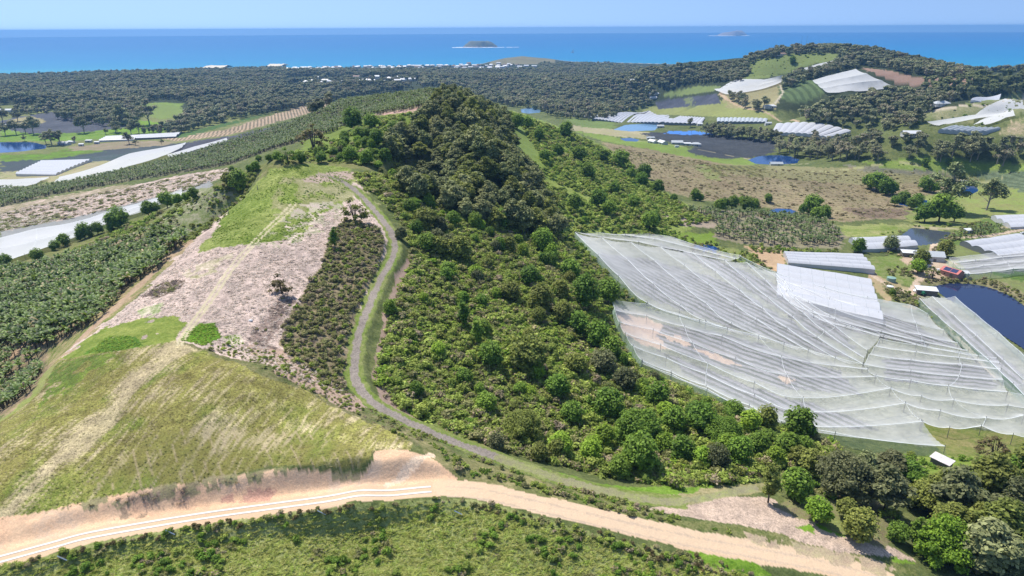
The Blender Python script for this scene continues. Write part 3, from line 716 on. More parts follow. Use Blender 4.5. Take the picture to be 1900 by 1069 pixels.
def water_material(name, col, rough=0.08):
    m, t, bs, L = mat(name)
    bs.inputs['Base Color'].default_value = col + (1,); bs.inputs['Roughness'].default_value = rough
    bs.inputs['IOR'].default_value = 1.33
    geo = nn(t, 'ShaderNodeNewGeometry')
    no = nn(t, 'ShaderNodeTexNoise', i_Scale=0.6, i_Detail=3.0); L.new(geo.outputs['Position'], no.inputs['Vector'])
    bp = nn(t, 'ShaderNodeBump', i_Strength=0.15, i_Distance=0.1); L.new(no.outputs['Fac'], bp.inputs['Height']); L.new(bp.outputs[0], bs.inputs['Normal'])
    return m
W_DARK = water_material('dam_water', (0.02, 0.03, 0.075)); W_BLUE = water_material('dam_water_blue', (0.012, 0.05, 0.17)); W_PALE = water_material('dam_water_pale', (0.16, 0.28, 0.42), 0.2)
PMAT = {'pond_big': W_DARK, 'pond_tunnel': water_material('dam_water_grey', (0.06, 0.07, 0.085)), 'pond_blue': W_PALE, 'pond_reed': W_BLUE, 'pond_distant': W_PALE}
for k, w in PW.items():
    cx = sum(p[0] for p in w) / len(w); cy = sum(p[1] for p in w) / len(w)
    pts = smooth_line(w + w[:1], 5)[:-1]
    lv = PONDS[k][0]
    V = [(x, y, lv) for x, y in pts] + [(cx, cy, lv)]
    nP = len(pts)
    ts = PONDS[k][0]
    F = [(i, (i + 1) % nP, nP) for i in range(nP)]
    me = mesh_np('pond', V, F, PMAT.get(k, W_BLUE))
    import bmesh as _b
    bm = _b.new(); bm.from_mesh(me); _b.ops.recalc_face_normals(bm, faces=bm.faces)
    if bm.faces[0].normal.z < 0: _b.ops.reverse_faces(bm, faces=bm.faces)
    bm.to_mesh(me); bm.free()
    tag(link('pond_water', me), kind='structure')

def haze():
    m = bpy.data.materials.new('haze_air'); m.use_nodes = True; t = m.node_tree
    for q in list(t.nodes):
        if q.type != 'OUTPUT_MATERIAL': t.nodes.remove(q)
    pv = t.nodes.new('ShaderNodeVolumePrincipled')
    pv.inputs['Color'].default_value = (0.24, 0.54, 0.97, 1); pv.inputs['Density'].default_value = HAZE_D
    pv.inputs['Anisotropy'].default_value = 0.2
    t.links.new(pv.outputs[0], [q for q in t.nodes if q.type == 'OUTPUT_MATERIAL'][0].inputs['Volume'])
    x, y0, y1, z0, z1 = 27000, -300, 27000, -12, 205
    V = [(sx * x, y, z) for z in (z0, z1) for y in (y0, y1) for sx in (-1, 1)]
    F = [(0, 2, 3, 1), (4, 5, 7, 6), (0, 1, 5, 4), (2, 6, 7, 3), (0, 4, 6, 2), (1, 3, 7, 5)]
    o = link('haze', mesh_np('haze', V, F, m)); tag(o, kind='stuff')
    return o
HAZE_D = 6.5e-5
haze()
# ------------------------------------------------------------------ foliage
def leaf_mat(name, c1, c2, dry=None, rough=0.65, spec=0.25, trans=0.32, grain=0.9):
    m, t, bs, L = mat(name)
    oi = nn(t, 'ShaderNodeObjectInfo'); ge = nn(t, 'ShaderNodeNewGeometry')
    r = oi.outputs['Random']; ri = ge.outputs['Random Per Island']
    f = math_(t, 'MULTIPLY_ADD', ri, 0.45, math_(t, 'MULTIPLY', r, 0.62))
    c = mixc(t, f, c1, c2)
    if dry:
        c = mixc(t, math_(t, 'GREATER_THAN', math_(t, 'FRACT', math_(t, 'MULTIPLY_ADD', r, 7.3, math_(t, 'MULTIPLY', ri, 0.25))), dry[1]), c, dry[0])
    g = math_(t, 'MULTIPLY_ADD', math_(t, 'SUBTRACT', ri, 0.5), grain, 1.0)
    g = math_(t, 'MULTIPLY', g, math_(t, 'MULTIPLY_ADD', math_(t, 'SUBTRACT', math_(t, 'FRACT', math_(t, 'MULTIPLY', r, 13.7)), 0.5), 0.45, 1.0))
    vm = nn(t, 'ShaderNodeVectorMath', operation='SCALE'); L.new(c, vm.inputs[0]); L.new(g, vm.inputs['Scale'])
    L.new(vm.outputs[0], bs.inputs['Base Color'])
    bs.inputs['Roughness'].default_value = rough; bs.inputs['Specular IOR Level'].default_value = spec
    tr = nn(t, 'ShaderNodeBsdfTranslucent'); L.new(mixc(t, 0.35, vm.outputs[0], (0.3, 0.4, 0.03)), tr.inputs[0])
    mx = nn(t, 'ShaderNodeMixShader'); mx.inputs[0].default_value = trans
    L.new(bs.outputs[0], mx.inputs[1]); L.new(tr.outputs[0], mx.inputs[2])
    L.new(mx.outputs[0], t.nodes['Material Output'].inputs[0])
    return m
M_RIDGE = leaf_mat('leaf_ridge', (0.145,0.185,0.06), (0.30,0.30,0.12), trans=0.22)
M_GREEN = leaf_mat('leaf_green', (0.10,0.21,0.022), (0.22,0.32,0.04))
M_BRIGHT = leaf_mat('leaf_bright', (0.17,0.31,0.022), (0.32,0.43,0.045))
M_OLIVE = leaf_mat('leaf_olive', (0.15,0.19,0.035), (0.27,0.28,0.06))
M_GREY = leaf_mat('leaf_grey_green', (0.15,0.19,0.075), (0.28,0.29,0.12), trans=0.22)
M_FAR = leaf_mat('leaf_far', (0.145,0.18,0.085), (0.33,0.32,0.16), dry=((0.32,0.27,0.18), 0.84), trans=0.15)
M_BROWN = leaf_mat('leaf_brown', (0.15,0.12,0.045), (0.20,0.15,0.07))
M_SCRUB = leaf_mat('leaf_scrub', (0.20,0.285,0.042), (0.37,0.42,0.085), dry=((0.40,0.31,0.18), 0.88))
M_SCRUBDULL = leaf_mat('leaf_scrub_dull', (0.21,0.225,0.07), (0.33,0.305,0.13), dry=((0.40,0.31,0.21), 0.75))
M_LANT = leaf_mat('leaf_light_scrub', (0.26,0.375,0.055), (0.42,0.475,0.105), dry=((0.46,0.38,0.20), 0.91))
M_BANANA = leaf_mat('leaf_banana', (0.055,0.105,0.02), (0.17,0.23,0.05), dry=((0.34,0.27,0.14), 0.93), rough=0.5, spec=0.3, grain=1.3)
M_BANANA2 = leaf_mat('leaf_banana_far', (0.065,0.11,0.03), (0.16,0.20,0.065), dry=((0.30,0.26,0.16), 0.95), rough=0.55, spec=0.3, grain=1.3)
M_MEADOW = leaf_mat('meadow_grass', (0.36,0.44,0.08), (0.54,0.51,0.17), trans=0.4, grain=0.5)
M_STRAW = leaf_mat('straw_grass', (0.34,0.29,0.12), (0.42,0.35,0.18), trans=0.35, grain=0.5)
M_KGRASS = leaf_mat('knoll_grass', (0.20,0.205,0.05), (0.30,0.265,0.085), trans=0.35, grain=0.6)
M_DEBRIS = leaf_mat('dead_leaves', (0.54,0.44,0.36), (0.76,0.64,0.56), trans=0.3, grain=0.5)
M_TWIG = leaf_mat('dead_twigs', (0.22,0.17,0.14), (0.33,0.26,0.22), trans=0)
def bark(name, c):
    m, t, bs, L = mat(name)
    ge = nn(t, 'ShaderNodeNewGeometry'); no = nn(t, 'ShaderNodeTexNoise', i_Scale=2.0, i_Detail=3.0); L.new(ge.outputs['Position'], no.inputs['Vector'])
    L.new(mixc(t, no.outputs['Fac'], c, tuple(q * 0.5 for q in c)), bs.inputs['Base Color']); bs.inputs['Roughness'].default_value = 0.9
    return m
def patchy(m, amt=0.9, scale=0.006):
    t = m.node_tree; bs = t.nodes['Principled BSDF']; src = bs.inputs['Base Color'].links[0].from_socket
    oi = nn(t, 'ShaderNodeObjectInfo'); no = nn(t, 'ShaderNodeTexNoise', i_Scale=scale, i_Detail=4.0, i_Roughness=0.7); t.links.new(oi.outputs['Location'], no.inputs['Vector'])
    f = math_(t, 'MULTIPLY_ADD', math_(t, 'SUBTRACT', no.outputs['Fac'], 0.5), amt * 2, 1.0)
    vm = nn(t, 'ShaderNodeVectorMath', operation='SCALE'); t.links.new(src, vm.inputs[0]); t.links.new(f, vm.inputs['Scale']); t.links.new(vm.outputs[0], bs.inputs['Base Color'])
patchy(M_FAR, 1.0); patchy(M_SCRUB, 0.7, 0.06); patchy(M_LANT, 0.5, 0.05); patchy(M_RIDGE, 0.6, 0.03)
B_DARK = bark('bark_dark', (0.14,0.11,0.085)); B_PALE = bark('bark_pale', (0.38,0.34,0.29))

def quads(C, N, size, aspect=1.5, r=rng):
    n_ = len(C); N = N / np.linalg.norm(N, axis=1, keepdims=True)
    a = r.normal(size=(n_, 3)); T = np.cross(N, a); T /= np.linalg.norm(T, axis=1, keepdims=True); B = np.cross(N, T)
    s = (size * r.uniform(0.6, 1.3, n_))[:, None]
    V = np.stack([C - T * s * aspect / 2, C - B * s / 2 + N * s * 0.15, C + T * s * aspect / 2, C + B * s / 2 + N * s * 0.15], 1).reshape(-1, 3)
    return V, np.arange(4 * n_).reshape(-1, 4)

def dome(c, r, seg=7, rings=4, rr_=None):
    V = []; F = []
    for i in range(rings + 1):
        ph = math.pi * i / rings
        for j in range(seg):
            a_ = 2 * math.pi * j / seg
            V.append((c[0] + r[0] * math.sin(ph) * math.cos(a_), c[1] + r[1] * math.sin(ph) * math.sin(a_), c[2] + r[2] * math.cos(ph)))
    for i in range(rings):
        for j in range(seg):
            F.append((i * seg + j, (i + 1) * seg + j, (i + 1) * seg + (j + 1) % seg, i * seg + (j + 1) % seg))
    return np.array(V), np.array(F)

def merge(parts):
    V = []; F = []; k = 0
    for v, f in parts:
        V.append(v); F.append(np.asarray(f) + k); k += len(v)
    return np.concatenate(V), np.concatenate(F)

def crown_parts(blobs, per, size, r, core=0.72, droop=0.0):
    """blobs: (x,y,z,rx,rz)"""
    parts = []
    for x, y, z, a_, b_ in blobs:
        n_ = int(per * (a_ * a_ + 2 * a_ * b_) / 3)
        d = r.normal(size=(n_, 3)); d[:, 2] += 0.25; d /= np.linalg.norm(d, axis=1, keepdims=True)
        low = d[:, 2] < -0.35; d[low, 2] *= -1
        k = r.uniform(0.68, 1.2, n_)
        lump = 1 + 0.16 * np.sin(d[:, 0] * 7 + x) * np.sin(d[:, 1] * 6 + y * 2) * np.cos(d[:, 2] * 5 + z)
        C = np.stack([x + d[:, 0] * a_ * k * lump, y + d[:, 1] * a_ * k * lump, z + d[:, 2] * b_ * k * lump], 1)
        N = d * 0.7 + r.normal(size=(n_, 3)) * 0.45 + np.array([0, 0, 0.75 - droop])
        parts.append(quads(C, N, size, r=r))
        if core: parts.append(dome((x, y, z), (a_ * core, a_ * core, b_ * core)))
    return merge(parts)

def limb(p, q, r0, r1, seg=5):
    p = np.array(p, float); q = np.array(q, float); d = (q - p) / (np.linalg.norm(q - p) + 1e-9)
    a_ = np.cross(d, [0.3, 0.9, 0.1]); a_ /= np.linalg.norm(a_); b_ = np.cross(d, a_)
    V = [c + rad * (math.cos(2 * math.pi * k / seg) * a_ + math.sin(2 * math.pi * k / seg) * b_) for c, rad in ((p, r0), ((p + q) / 2 + a_ * r0 * 0.3, (r0 + r1) / 2), (q, r1)) for k in range(seg)]
    F = [(i * seg + k, i * seg + (k + 1) % seg, (i + 1) * seg + (k + 1) % seg, (i + 1) * seg + k) for i in range(2) for k in range(seg)]
    return np.array(V), np.array(F)

def tree_shape(kind, seed):
    """unit-scale shapes in metres; returns (crown V,F), (trunk V,F), width"""
    r = np.random.default_rng(seed); blobs = []; tr = []
    if kind == 'round':
        H, W = 9, 8.5
        blobs = [(0, 0, 3.9, 3.2, 3.7)]
        for k in range(20):
            a_ = r.uniform(0, 6.28); q = math.sqrt(r.uniform(0.05, 1)) * 2.9
            s = r.uniform(0.85, 1.55)
            blobs.append((q * math.cos(a_), q * math.sin(a_), 0.9 + (6.6 - q * 0.9) * r.uniform(0.05, 1.05), s, s * 0.85))
        tr.append(limb((0, 0, -1.5), (0.2, 0.1, 4.5), 0.32, 0.16))
        for b in blobs[2:7]: tr.append(limb((0.1, 0, 2.2), b[:3], 0.15, 0.05))
        cr = crown_parts(blobs, 62, 0.52, r)
    elif kind == 'tall':
        H, W = 15, 10
        for k in range(24):
            a_ = r.uniform(0, 6.28); q = math.sqrt(r.uniform(0, 1)) * 3.9
            s = r.uniform(1.0, 1.9)
            blobs.append((q * math.cos(a_), q * math.sin(a_), 4.5 + (9.5 - q * 1.2) * r.uniform(0.1, 1.0), s, s * 0.75))
        blobs.append((0, 0, 8.5, 2.8, 3.6)); blobs.append((0, 0, 4.5, 2.6, 2.8))
        tr.append(limb((0, 0, -1.5), (0.2, 0.3, 11), 0.36, 0.14))
        for b in blobs[:7]: tr.append(limb((0.05, 0.1, 6.5), b[:3], 0.16, 0.05))
        cr = crown_parts(blobs, 40, 0.62, r)
    elif kind == 'gum':
        H, W = 17, 13
        for k in range(24):
            a_ = r.uniform(0, 6.28); q = r.uniform(0.6, 5.6); s = r.uniform(1.2, 2.3)
            blobs.append((q * math.cos(a_), q * math.sin(a_), 5.4 + (10.5 - q * 1.1) * r.uniform(0.02, 1.0), s, s * 0.68))
        tr.append(limb((0, 0, -1.5), (0.5, 0.3, 6), 0.45, 0.32)); tr.append(limb((0.5, 0.3, 6), (0.2, -0.2, 13.5), 0.32, 0.1))
        for i, b in enumerate(blobs): tr.append(limb((0.45, 0.28, 3.5 + (i % 5) * 1.4), b[:3], 0.2, 0.05))
        cr = crown_parts(blobs, 40, 0.55, r, core=0.5)
    elif kind == 'big':
        H, W = 12, 15
        for k in range(46):
            a_ = r.uniform(0, 6.28); q = math.sqrt(r.uniform(0.0, 1)) * 5.9
            s = r.uniform(1.0, 1.9)
            blobs.append((q * math.cos(a_), q * math.sin(a_), 1.6 + (9.6 - q * 0.95) * r.uniform(0.15, 1.0), s, s * 0.75))
        blobs.append((0, 0, 5.2, 4.6, 4.2))
        tr.append(limb((0, 0, -1.5), (0.3, 0.1, 6), 0.5, 0.25))
        for b in blobs[:9]: tr.append(limb((0.1, 0, 3.2), b[:3], 0.22, 0.06))
        cr = crown_parts(blobs, 75, 0.38, r)
    elif kind == 'slim':
        H, W = 9, 4
        for k in range(11):
            z = 2.2 + 0.62 * k; s = max(0.55, 1.55 - abs(k - 4) * 0.15) * r.uniform(0.8, 1.1)
            a_ = r.uniform(0, 6.28); blobs.append((0.6 * math.cos(a_), 0.6 * math.sin(a_), z, s, s * 0.8))
        tr.append(limb((0, 0, -1.5), (0, 0.1, 7.5), 0.22, 0.06))
        cr = crown_parts(blobs, 60, 0.42, r)
    elif kind == 'open':     # thin crown on several stems
        H, W = 8, 8
        for k in range(22):
            a_ = r.uniform(0, 6.28); q = math.sqrt(r.uniform(0, 1)) * 3.4; s = r.uniform(0.5, 1.05)
            blobs.append((q * math.cos(a_), q * math.sin(a_), 0.9 + (5.6 - q * 0.8) * r.uniform(0.05, 1.0), s, s * 0.8))
        for k in range(4): tr.append(limb((0, 0, -1), (r.uniform(-1.6, 1.6), r.uniform(-1.6, 1.6), 4.5), 0.2, 0.07))
        for b in blobs[::2]: tr.append(limb((b[0] * 0.35, b[1] * 0.35, 3), b[:3], 0.09, 0.03))
        cr = crown_parts(blobs, 52, 0.40, r, core=0.45)
    elif kind == 'conifer':
        H, W = 13, 4
        for k in range(9):
            s = 1.9 * (1 - k / 9.5); blobs.append((0, 0, 2.5 + k * 1.2, s, 0.8))
        tr.append(limb((0, 0, -1), (0, 0, 12.5), 0.22, 0.05))
        cr = crown_parts(blobs, 50, 0.5, r, core=0.6)
    elif kind == 'far':
        H, W = 15, 13
        for k in range(7):
            a_ = r.uniform(0, 6.28); q = math.sqrt(r.uniform(0, 1)) * 4.2; s = r.uniform(1.8, 3.1)
            blobs.append((q * math.cos(a_), q * math.sin(a_), 9.5 + (4.0 - q * 0.5) * r.uniform(0.1, 1.0), s, s * 0.7))
        blobs.append((0, 0, 6, 3.6, 4.5))
        tr.append(limb((0, 0, -1.5), (0, 0, 8), 0.4, 0.2))
        cr = crown_parts(blobs, 7, 1.25, r, core=0.85)
    elif kind == 'bush':
        H, W = 1.8, 2.6
        for k in range(6):
            a_ = r.uniform(0, 6.28); q = math.sqrt(r.uniform(0, 1)) * 1.0; s = r.uniform(0.45, 0.85)
            blobs.append((q * math.cos(a_), q * math.sin(a_), 0.35 + (0.95 - q * 0.4) * r.uniform(0.2, 1), s, s * 0.75))
        cr = crown_parts(blobs, 85, 0.33, r, core=0.7)
    elif kind == 'sprawl':   # low tangle
        H, W = 1.0, 3.0
        for k in range(7):
            a_ = r.uniform(0, 6.28); q = math.sqrt(r.uniform(0, 1)) * 1.2; s = r.uniform(0.35, 0.7)
            blobs.append((q * math.cos(a_), q * math.sin(a_), 0.15 + 0.35 * r.uniform(0, 1), s, s * 0.6))
        cr = crown_parts(blobs, 85, 0.30, r, core=0.6)
    elif kind == 'tuft':     # upright grass clump
        n_ = 34; a_ = r.uniform(0, 6.28, n_); q = r.uniform(0, 0.35, n_); h = r.uniform(0.15, 0.5, n_); ln = r.uniform(0.25, 0.8, n_)
        B0 = np.stack([q * np.cos(a_), q * np.sin(a_), 0 * q - 0.05], 1); T0 = B0 + np.stack([ln * np.cos(a_), ln * np.sin(a_), h], 1)
        S_ = np.stack([-np.sin(a_), np.cos(a_), 0 * a_], 1) * 0.07
        V = np.stack([B0 - S_, B0 + S_, T0 + S_ * 0.3, T0 - S_ * 0.3], 1).reshape(-1, 3)
        return (V, np.arange(4 * n_).reshape(-1, 4)), None, 0.9
    elif kind == 'debris':   # fallen strips of dead leaf
        n_ = 26; a_ = r.uniform(0, 6.28, n_); L_ = r.uniform(0.3, 0.9, n_); w_ = r.uniform(0.05, 0.12, n_)
        C = np.stack([r.uniform(-1, 1, n_), r.uniform(-1, 1, n_), r.uniform(0.03, 0.16, n_)], 1)
        D_ = np.stack([np.cos(a_), np.sin(a_), r.normal(0, 0.15, n_)], 1) * L_[:, None] / 2; S_ = np.stack([-np.sin(a_), np.cos(a_), r.normal(0, 0.4, n_)], 1) * w_[:, None]
        V = np.stack([C - D_ - S_, C - D_ + S_, C + D_ + S_, C + D_ - S_], 1).reshape(-1, 3)
        return (V, np.arange(4 * n_).reshape(-1, 4)), None, 2.0
    elif kind == 'twig':
        parts = []
        for k in range(26):
            a_ = r.uniform(0, 6.28); e = r.uniform(0.05, 0.8); L_ = r.uniform(0.6, 1.6); p0 = (r.uniform(-.7, .7), r.uniform(-.7, .7), 0)
            parts.append(limb(p0, (p0[0] + L_ * math.cos(a_) * math.cos(e), p0[1] + L_ * math.sin(a_) * math.cos(e), L_ * math.sin(e)), 0.05, 0.03, 3))
        return merge(parts), None, 2.4
    elif kind == 'row_plant':
        cr = crown_parts([(0, 0, 0.5, 0.75, 0.55)], 60, 0.3, r, core=0.7)
        return cr, None, 1.6
    if kind in ('bush', 'sprawl'): return cr, None, W
    return cr, merge(tr), W

def banana_shape(seed, nl=10, seg=4, scale=1.0):
    r = np.random.default_rng(seed); V = []; F = []
    H = 2.1
    for k in range(nl):
        a_ = 2.4 * k + r.uniform(-.4, .4); L_ = r.uniform(1.7, 2.6); el = r.uniform(0.5, 1.25); w = r.uniform(0.27, 0.4)
        d = np.array([math.cos(a_), math.sin(a_), 0]); s = np.array([-math.sin(a_), math.cos(a_), 0])
        p = np.array([0, 0, H * r.uniform(0.85, 1.05)]); b0 = len(V)
        for i in range(seg + 1):
            f = i / seg; wi = w * math.sin(math.pi * (0.12 + 0.86 * f)) ** 0.7
            V += [p - s * wi + np.array([0, 0, -wi * 0.25]), p, p + s * wi + np.array([0, 0, -wi * 0.25])]
            e = el - 1.9 * f * f
            p = p + (d * math.cos(e) + np.array([0, 0, math.sin(e)])) * L_ / seg
        for i in range(seg):
            q = b0 + i * 3
            F += [(q, q + 3, q + 4, q + 1), (q + 1, q + 4, q + 5, q + 2)]
    st = limb((0, 0, -0.4), (0.05, 0, H), 0.17, 0.1, 6)
    return (np.array(V) * scale, np.array(F)), (st[0] * scale, st[1]), 4.0

MESH = {}
for kd, cnt in (('round', 5), ('big', 3), ('tall', 4), ('gum', 4), ('slim', 2), ('open', 2), ('conifer', 1), ('far', 4), ('bush', 4), ('sprawl', 3), ('tuft', 2), ('debris', 3), ('twig', 2), ('row_plant', 1)):
    for i in range(cnt):
        c_, t_, w_ = tree_shape(kd, 100 + i * 7 + len(kd))
        MESH[kd, i] = (mesh_np('crown', c_[0], c_[1], M_GREEN), mesh_np('trunk', t_[0], t_[1], B_PALE if kd in ('gum', 'far') else B_DARK) if t_ else None, w_, c_, t_)
NV = {k: sum(1 for q in MESH if q[0] == k) for k in set(q[0] for q in MESH)}
BAN = [banana_shape(900 + i) for i in range(4)]
BAN_M = [(mesh_np('leaves', b[0][0], b[0][1], M_BANANA), mesh_np('stem', b[1][0], b[1][1], B_DARK)) for b in BAN]

QUEUE = []
def plant(name, kind, x, y, width, material, label, cat, group=None, squash=1.0, must=False):
    QUEUE.append((name, kind, x, y, width, material, label, cat, group, squash, random.randrange(NV[kind]), random.uniform(0, 6.28), must))

def flush_trees(limit=295):
    """the trees that show largest stand as objects of their own, the rest as one planting"""
    rest = []
    for c_ in ('tree', 'gum tree'):
        q = [t_ for t_ in QUEUE if t_[7] == c_]
        q.sort(key=lambda t_: (not t_[12], -t_[4] / math.hypot(t_[2], t_[3])))
        for name, kind, x, y, width, material, label, cat, group, squash, i, rz, _ in q[:limit]:
            cm, tm, w, _, _ = MESH[kind, i]; s = width / w
            e = bpy.data.objects.new(name, None); COL.objects.link(e)
            e.location = (x, y, g1(x, y)); e.rotation_euler = (0, 0, rz); e.scale = (s, s, s * squash); e.empty_display_size = 0.5
            tag(e, label, cat, group)
            c = link('crown', cm, e); c.material_slots[0].link = 'OBJECT'; c.material_slots[0].material = material
            if tm: link('trunk', tm, e)
        rest += q[limit:]
    if rest:
        shp = []; key = {}
        for t_ in rest:
            k = (t_[1], t_[10], t_[5].name)
            if k not in key: key[k] = len(shp); shp.append(proto(t_[1], t_[10], t_[5]))
        x = np.array([t_[2] for t_ in rest]); y = np.array([t_[3] for t_ in rest])
        s = np.array([t_[4] / MESH[t_[1], t_[10]][2] for t_ in rest]); sq = np.array([t_[9] for t_ in rest])
        scatter('smaller_trees', shp, x, y, ground(x, y), 1, 1, 'smaller and farther trees between the larger ones', cat='trees', exact=(s, sq, [key[t_[1], t_[10], t_[5].name] for t_ in rest]))

def sample(poly, spacing, jit=0.45, near=None, far_=None, dens=None):
    w = hitpoly(poly); xs = [p[0] for p in w]; ys = [p[1] for p in w]; hr = [math.hypot(p[0], p[1]) for p in w]
    gx, gy = np.meshgrid(np.arange(min(xs), max(xs), spacing), np.arange(min(ys), max(ys), spacing * 0.87))
    gx = gx + (np.arange(gx.shape[0])[:, None] % 2) * spacing / 2
    gx = gx.ravel() + rng.uniform(-jit, jit, gx.size) * spacing; gy = gy.ravel() + rng.uniform(-jit, jit, gy.size) * spacing
    z = ground(gx, gy); u, v = project(gx, gy, z); r = np.hypot(gx, gy)
    m = inpoly(u, v, poly) & (r > (near or min(hr) * 0.93)) & (r < (far_ or max(hr) * 1.07))
    if dens: m &= fbm(gx / dens[1], gy / dens[1], dens[2] if len(dens) > 2 else 55, 3) < dens[0]
    return gx[m], gy[m], z[m]

def scatter(name, shapes, x, y, z, smin, smax, label, tilt=0.12, squash=(0.85, 1.2), kind='stuff', cat='vegetation', power=1.0, exact=None):
    """one object of ground cover: shapes = [(V, F, materials, material index)] set on the given points"""
    n_ = len(x)
    if n_ == 0: return
    me = mesh_np(name, np.stack([x, y, z], 1), [])
    s = smin + (smax - smin) * rng.uniform(0, 1, n_) ** power
    sc = np.stack([s, s, s * rng.uniform(squash[0], squash[1], n_)], 1)
    ro = np.stack([rng.normal(0, tilt, n_), rng.normal(0, tilt, n_), rng.uniform(0, 6.283, n_)], 1)
    pk = rng.integers(0, len(shapes), n_)
    if exact: sc = np.stack([exact[0], exact[0], exact[0] * exact[1]], 1); pk = len(shapes) - 1 - np.array(exact[2]); ro[:, :2] = 0
    for nm, arr in (('rot', ro), ('scl', sc)):
        q = me.attributes.new(nm, 'FLOAT_VECTOR', 'POINT'); q.data.foreach_set('vector', arr.astype(np.float32).ravel())
    q = me.attributes.new('pick', 'INT', 'POINT'); q.data.foreach_set('value', pk.astype(np.int32))
    o = link(name, me)
    ng = bpy.data.node_groups.new(name, 'GeometryNodeTree')
    ng.interface.new_socket('Geometry', in_out='INPUT', socket_type='NodeSocketGeometry')
    ng.interface.new_socket('Geometry', in_out='OUTPUT', socket_type='NodeSocketGeometry')
    gi = ng.nodes.new('NodeGroupInput'); go = ng.nodes.new('NodeGroupOutput')
    jn = ng.nodes.new('GeometryNodeJoinGeometry')
    for ob in shapes:
        oi = ng.nodes.new('GeometryNodeObjectInfo'); oi.inputs['Object'].default_value = ob; oi.inputs['As Instance'].default_value = True
        ng.links.new(oi.outputs['Geometry'], jn.inputs[0])
    ip = ng.nodes.new('GeometryNodeInstanceOnPoints'); ng.links.new(gi.outputs[0], ip.inputs['Points']); ng.links.new(jn.outputs[0], ip.inputs['Instance'])
    ip.inputs['Pick Instance'].default_value = True
    def attr(nm, ty):
        a_ = ng.nodes.new('GeometryNodeInputNamedAttribute'); a_.data_type = ty; a_.inputs['Name'].default_value = nm
        return a_.outputs['Attribute']
    e2r = ng.nodes.new('FunctionNodeEulerToRotation'); ng.links.new(attr('rot', 'FLOAT_VECTOR'), e2r.inputs[0])
    ng.links.new(e2r.outputs[0], ip.inputs['Rotation']); ng.links.new(attr('scl', 'FLOAT_VECTOR'), ip.inputs['Scale']); ng.links.new(attr('pick', 'INT'), ip.inputs['Instance Index'])
    ng.links.new(ip.outputs[0], go.inputs[0])
    md = o.modifiers.new('scatter', 'NODES'); md.node_group = ng
    tag(o, label, cat, kind=kind)
    print('scatter', name, n_)
    return o

PROTO = {}
def proto(kind, i, material):
    """source shape for a scatter (kept out of the scene)"""
    k = (kind, i, material.name)
    if k not in PROTO:
        if kind == 'banana':
            V1, F1 = BAN[i][0]; T1 = BAN[i][1]
        else: _, _, _, (V1, F1), T1 = MESH[kind, i]
        if T1 is not None:
            V, F = merge([(V1, F1), T1]); mi = [0] * len(F1) + [1] * len(T1[1])
            me = mesh_np(kind, V, F, mats=[material, B_PALE if kind in ('gum', 'far') else B_DARK], mi=mi)
        else: me = mesh_np(kind, V1, F1, material)
        PROTO[k] = bpy.data.objects.new('shape_' + kind, me)
    return PROTO[k]

def cat3(*a): return tuple(np.concatenate([q[i] for q in a]) for i in range(3))
def keep_off(p, fn):
    m = fn(p[0], p[1]); return p[0][m], p[1][m], p[2][m]

def col_at(x, y):
    j = np.clip(np.interp(np.arctan2(x, y), th, np.arange(NT)).round().astype(int), 0, NT - 1); i = np.clip(np.interp(np.hypot(x, y), rs, np.arange(NR)).round().astype(int), 0, NR - 1)
    return CA[i, j]

def off_line(p, pts, dist):
    m = dist_polyline(p[0], p[1], pts) > dist
    return p[0][m], p[1][m], p[2][m]
LOOPL = smooth_line([tuple(hit(u, v)[:2]) for u, v in LOOP_PX])

# ---- scrub
PG = off_line(sample(GULLY, 2.1), LOOPL, 7.0)
scatter('scrub', [proto('bush', i, M_SCRUB) for i in range(4)] + [proto('sprawl', i, M_LANT) for i in range(3)], *PG, 0.5, 1.9, 'tangled green lantana scrub filling the gully right of the loop track', power=1.6)
PV_ = off_line(sample(GULLY, 4.0, dens=(0.6, 17, 66)), LOOPL, 6)
scatter('vines', [proto('sprawl', i, M_LANT) for i in range(3)] + [proto('sprawl', 1, M_BRIGHT)], *PV_, 1.3, 2.8, 'light green vines smothering parts of the gully scrub', squash=(0.5, 0.9))
PS_ = off_line(sample(GULLY, 1.55, jit=0.5), LOOPL, 7.0)
scatter('undergrowth', [proto('sprawl', 0, M_SCRUB), proto('sprawl', 1, M_LANT), proto('sprawl', 2, M_SCRUBDULL), proto('tuft', 0, M_LANT), proto('twig', 0, M_SCRUBDULL)], PS_[0], PS_[1], PS_[2] + rng.uniform(0, 1.1, len(PS_[0])), 0.4, 1.2, 'tangled creepers and grasses running over the gully scrub', tilt=0.35)
PG2 = off_line(sample(GULLY, 5.0, dens=(0.55, 14, 3)), LOOPL, 6)
scatter('dull_scrub', [proto('bush', i, M_SCRUBDULL) for i in range(4)] + [proto('bush', 1, M_OLIVE), proto('twig', 0, M_TWIG)], *PG2, 0.9, 1.9, 'dull olive and grey scrub mixed through the gully')
P3 = off_line(sample(SCRUB_K2, 1.7), LOOPL, 3.2)
scatter('dry_scrub', [proto('bush', i, M_SCRUBDULL) for i in range(4)] + [proto('sprawl', 0, M_SCRUBDULL), proto('sprawl', 1, M_OLIVE), proto('bush', 2, M_SCRUB), proto('twig', 1, M_TWIG)], *P3, 0.4, 1.0, 'brownish green scrub between the pale knoll and the loop track')
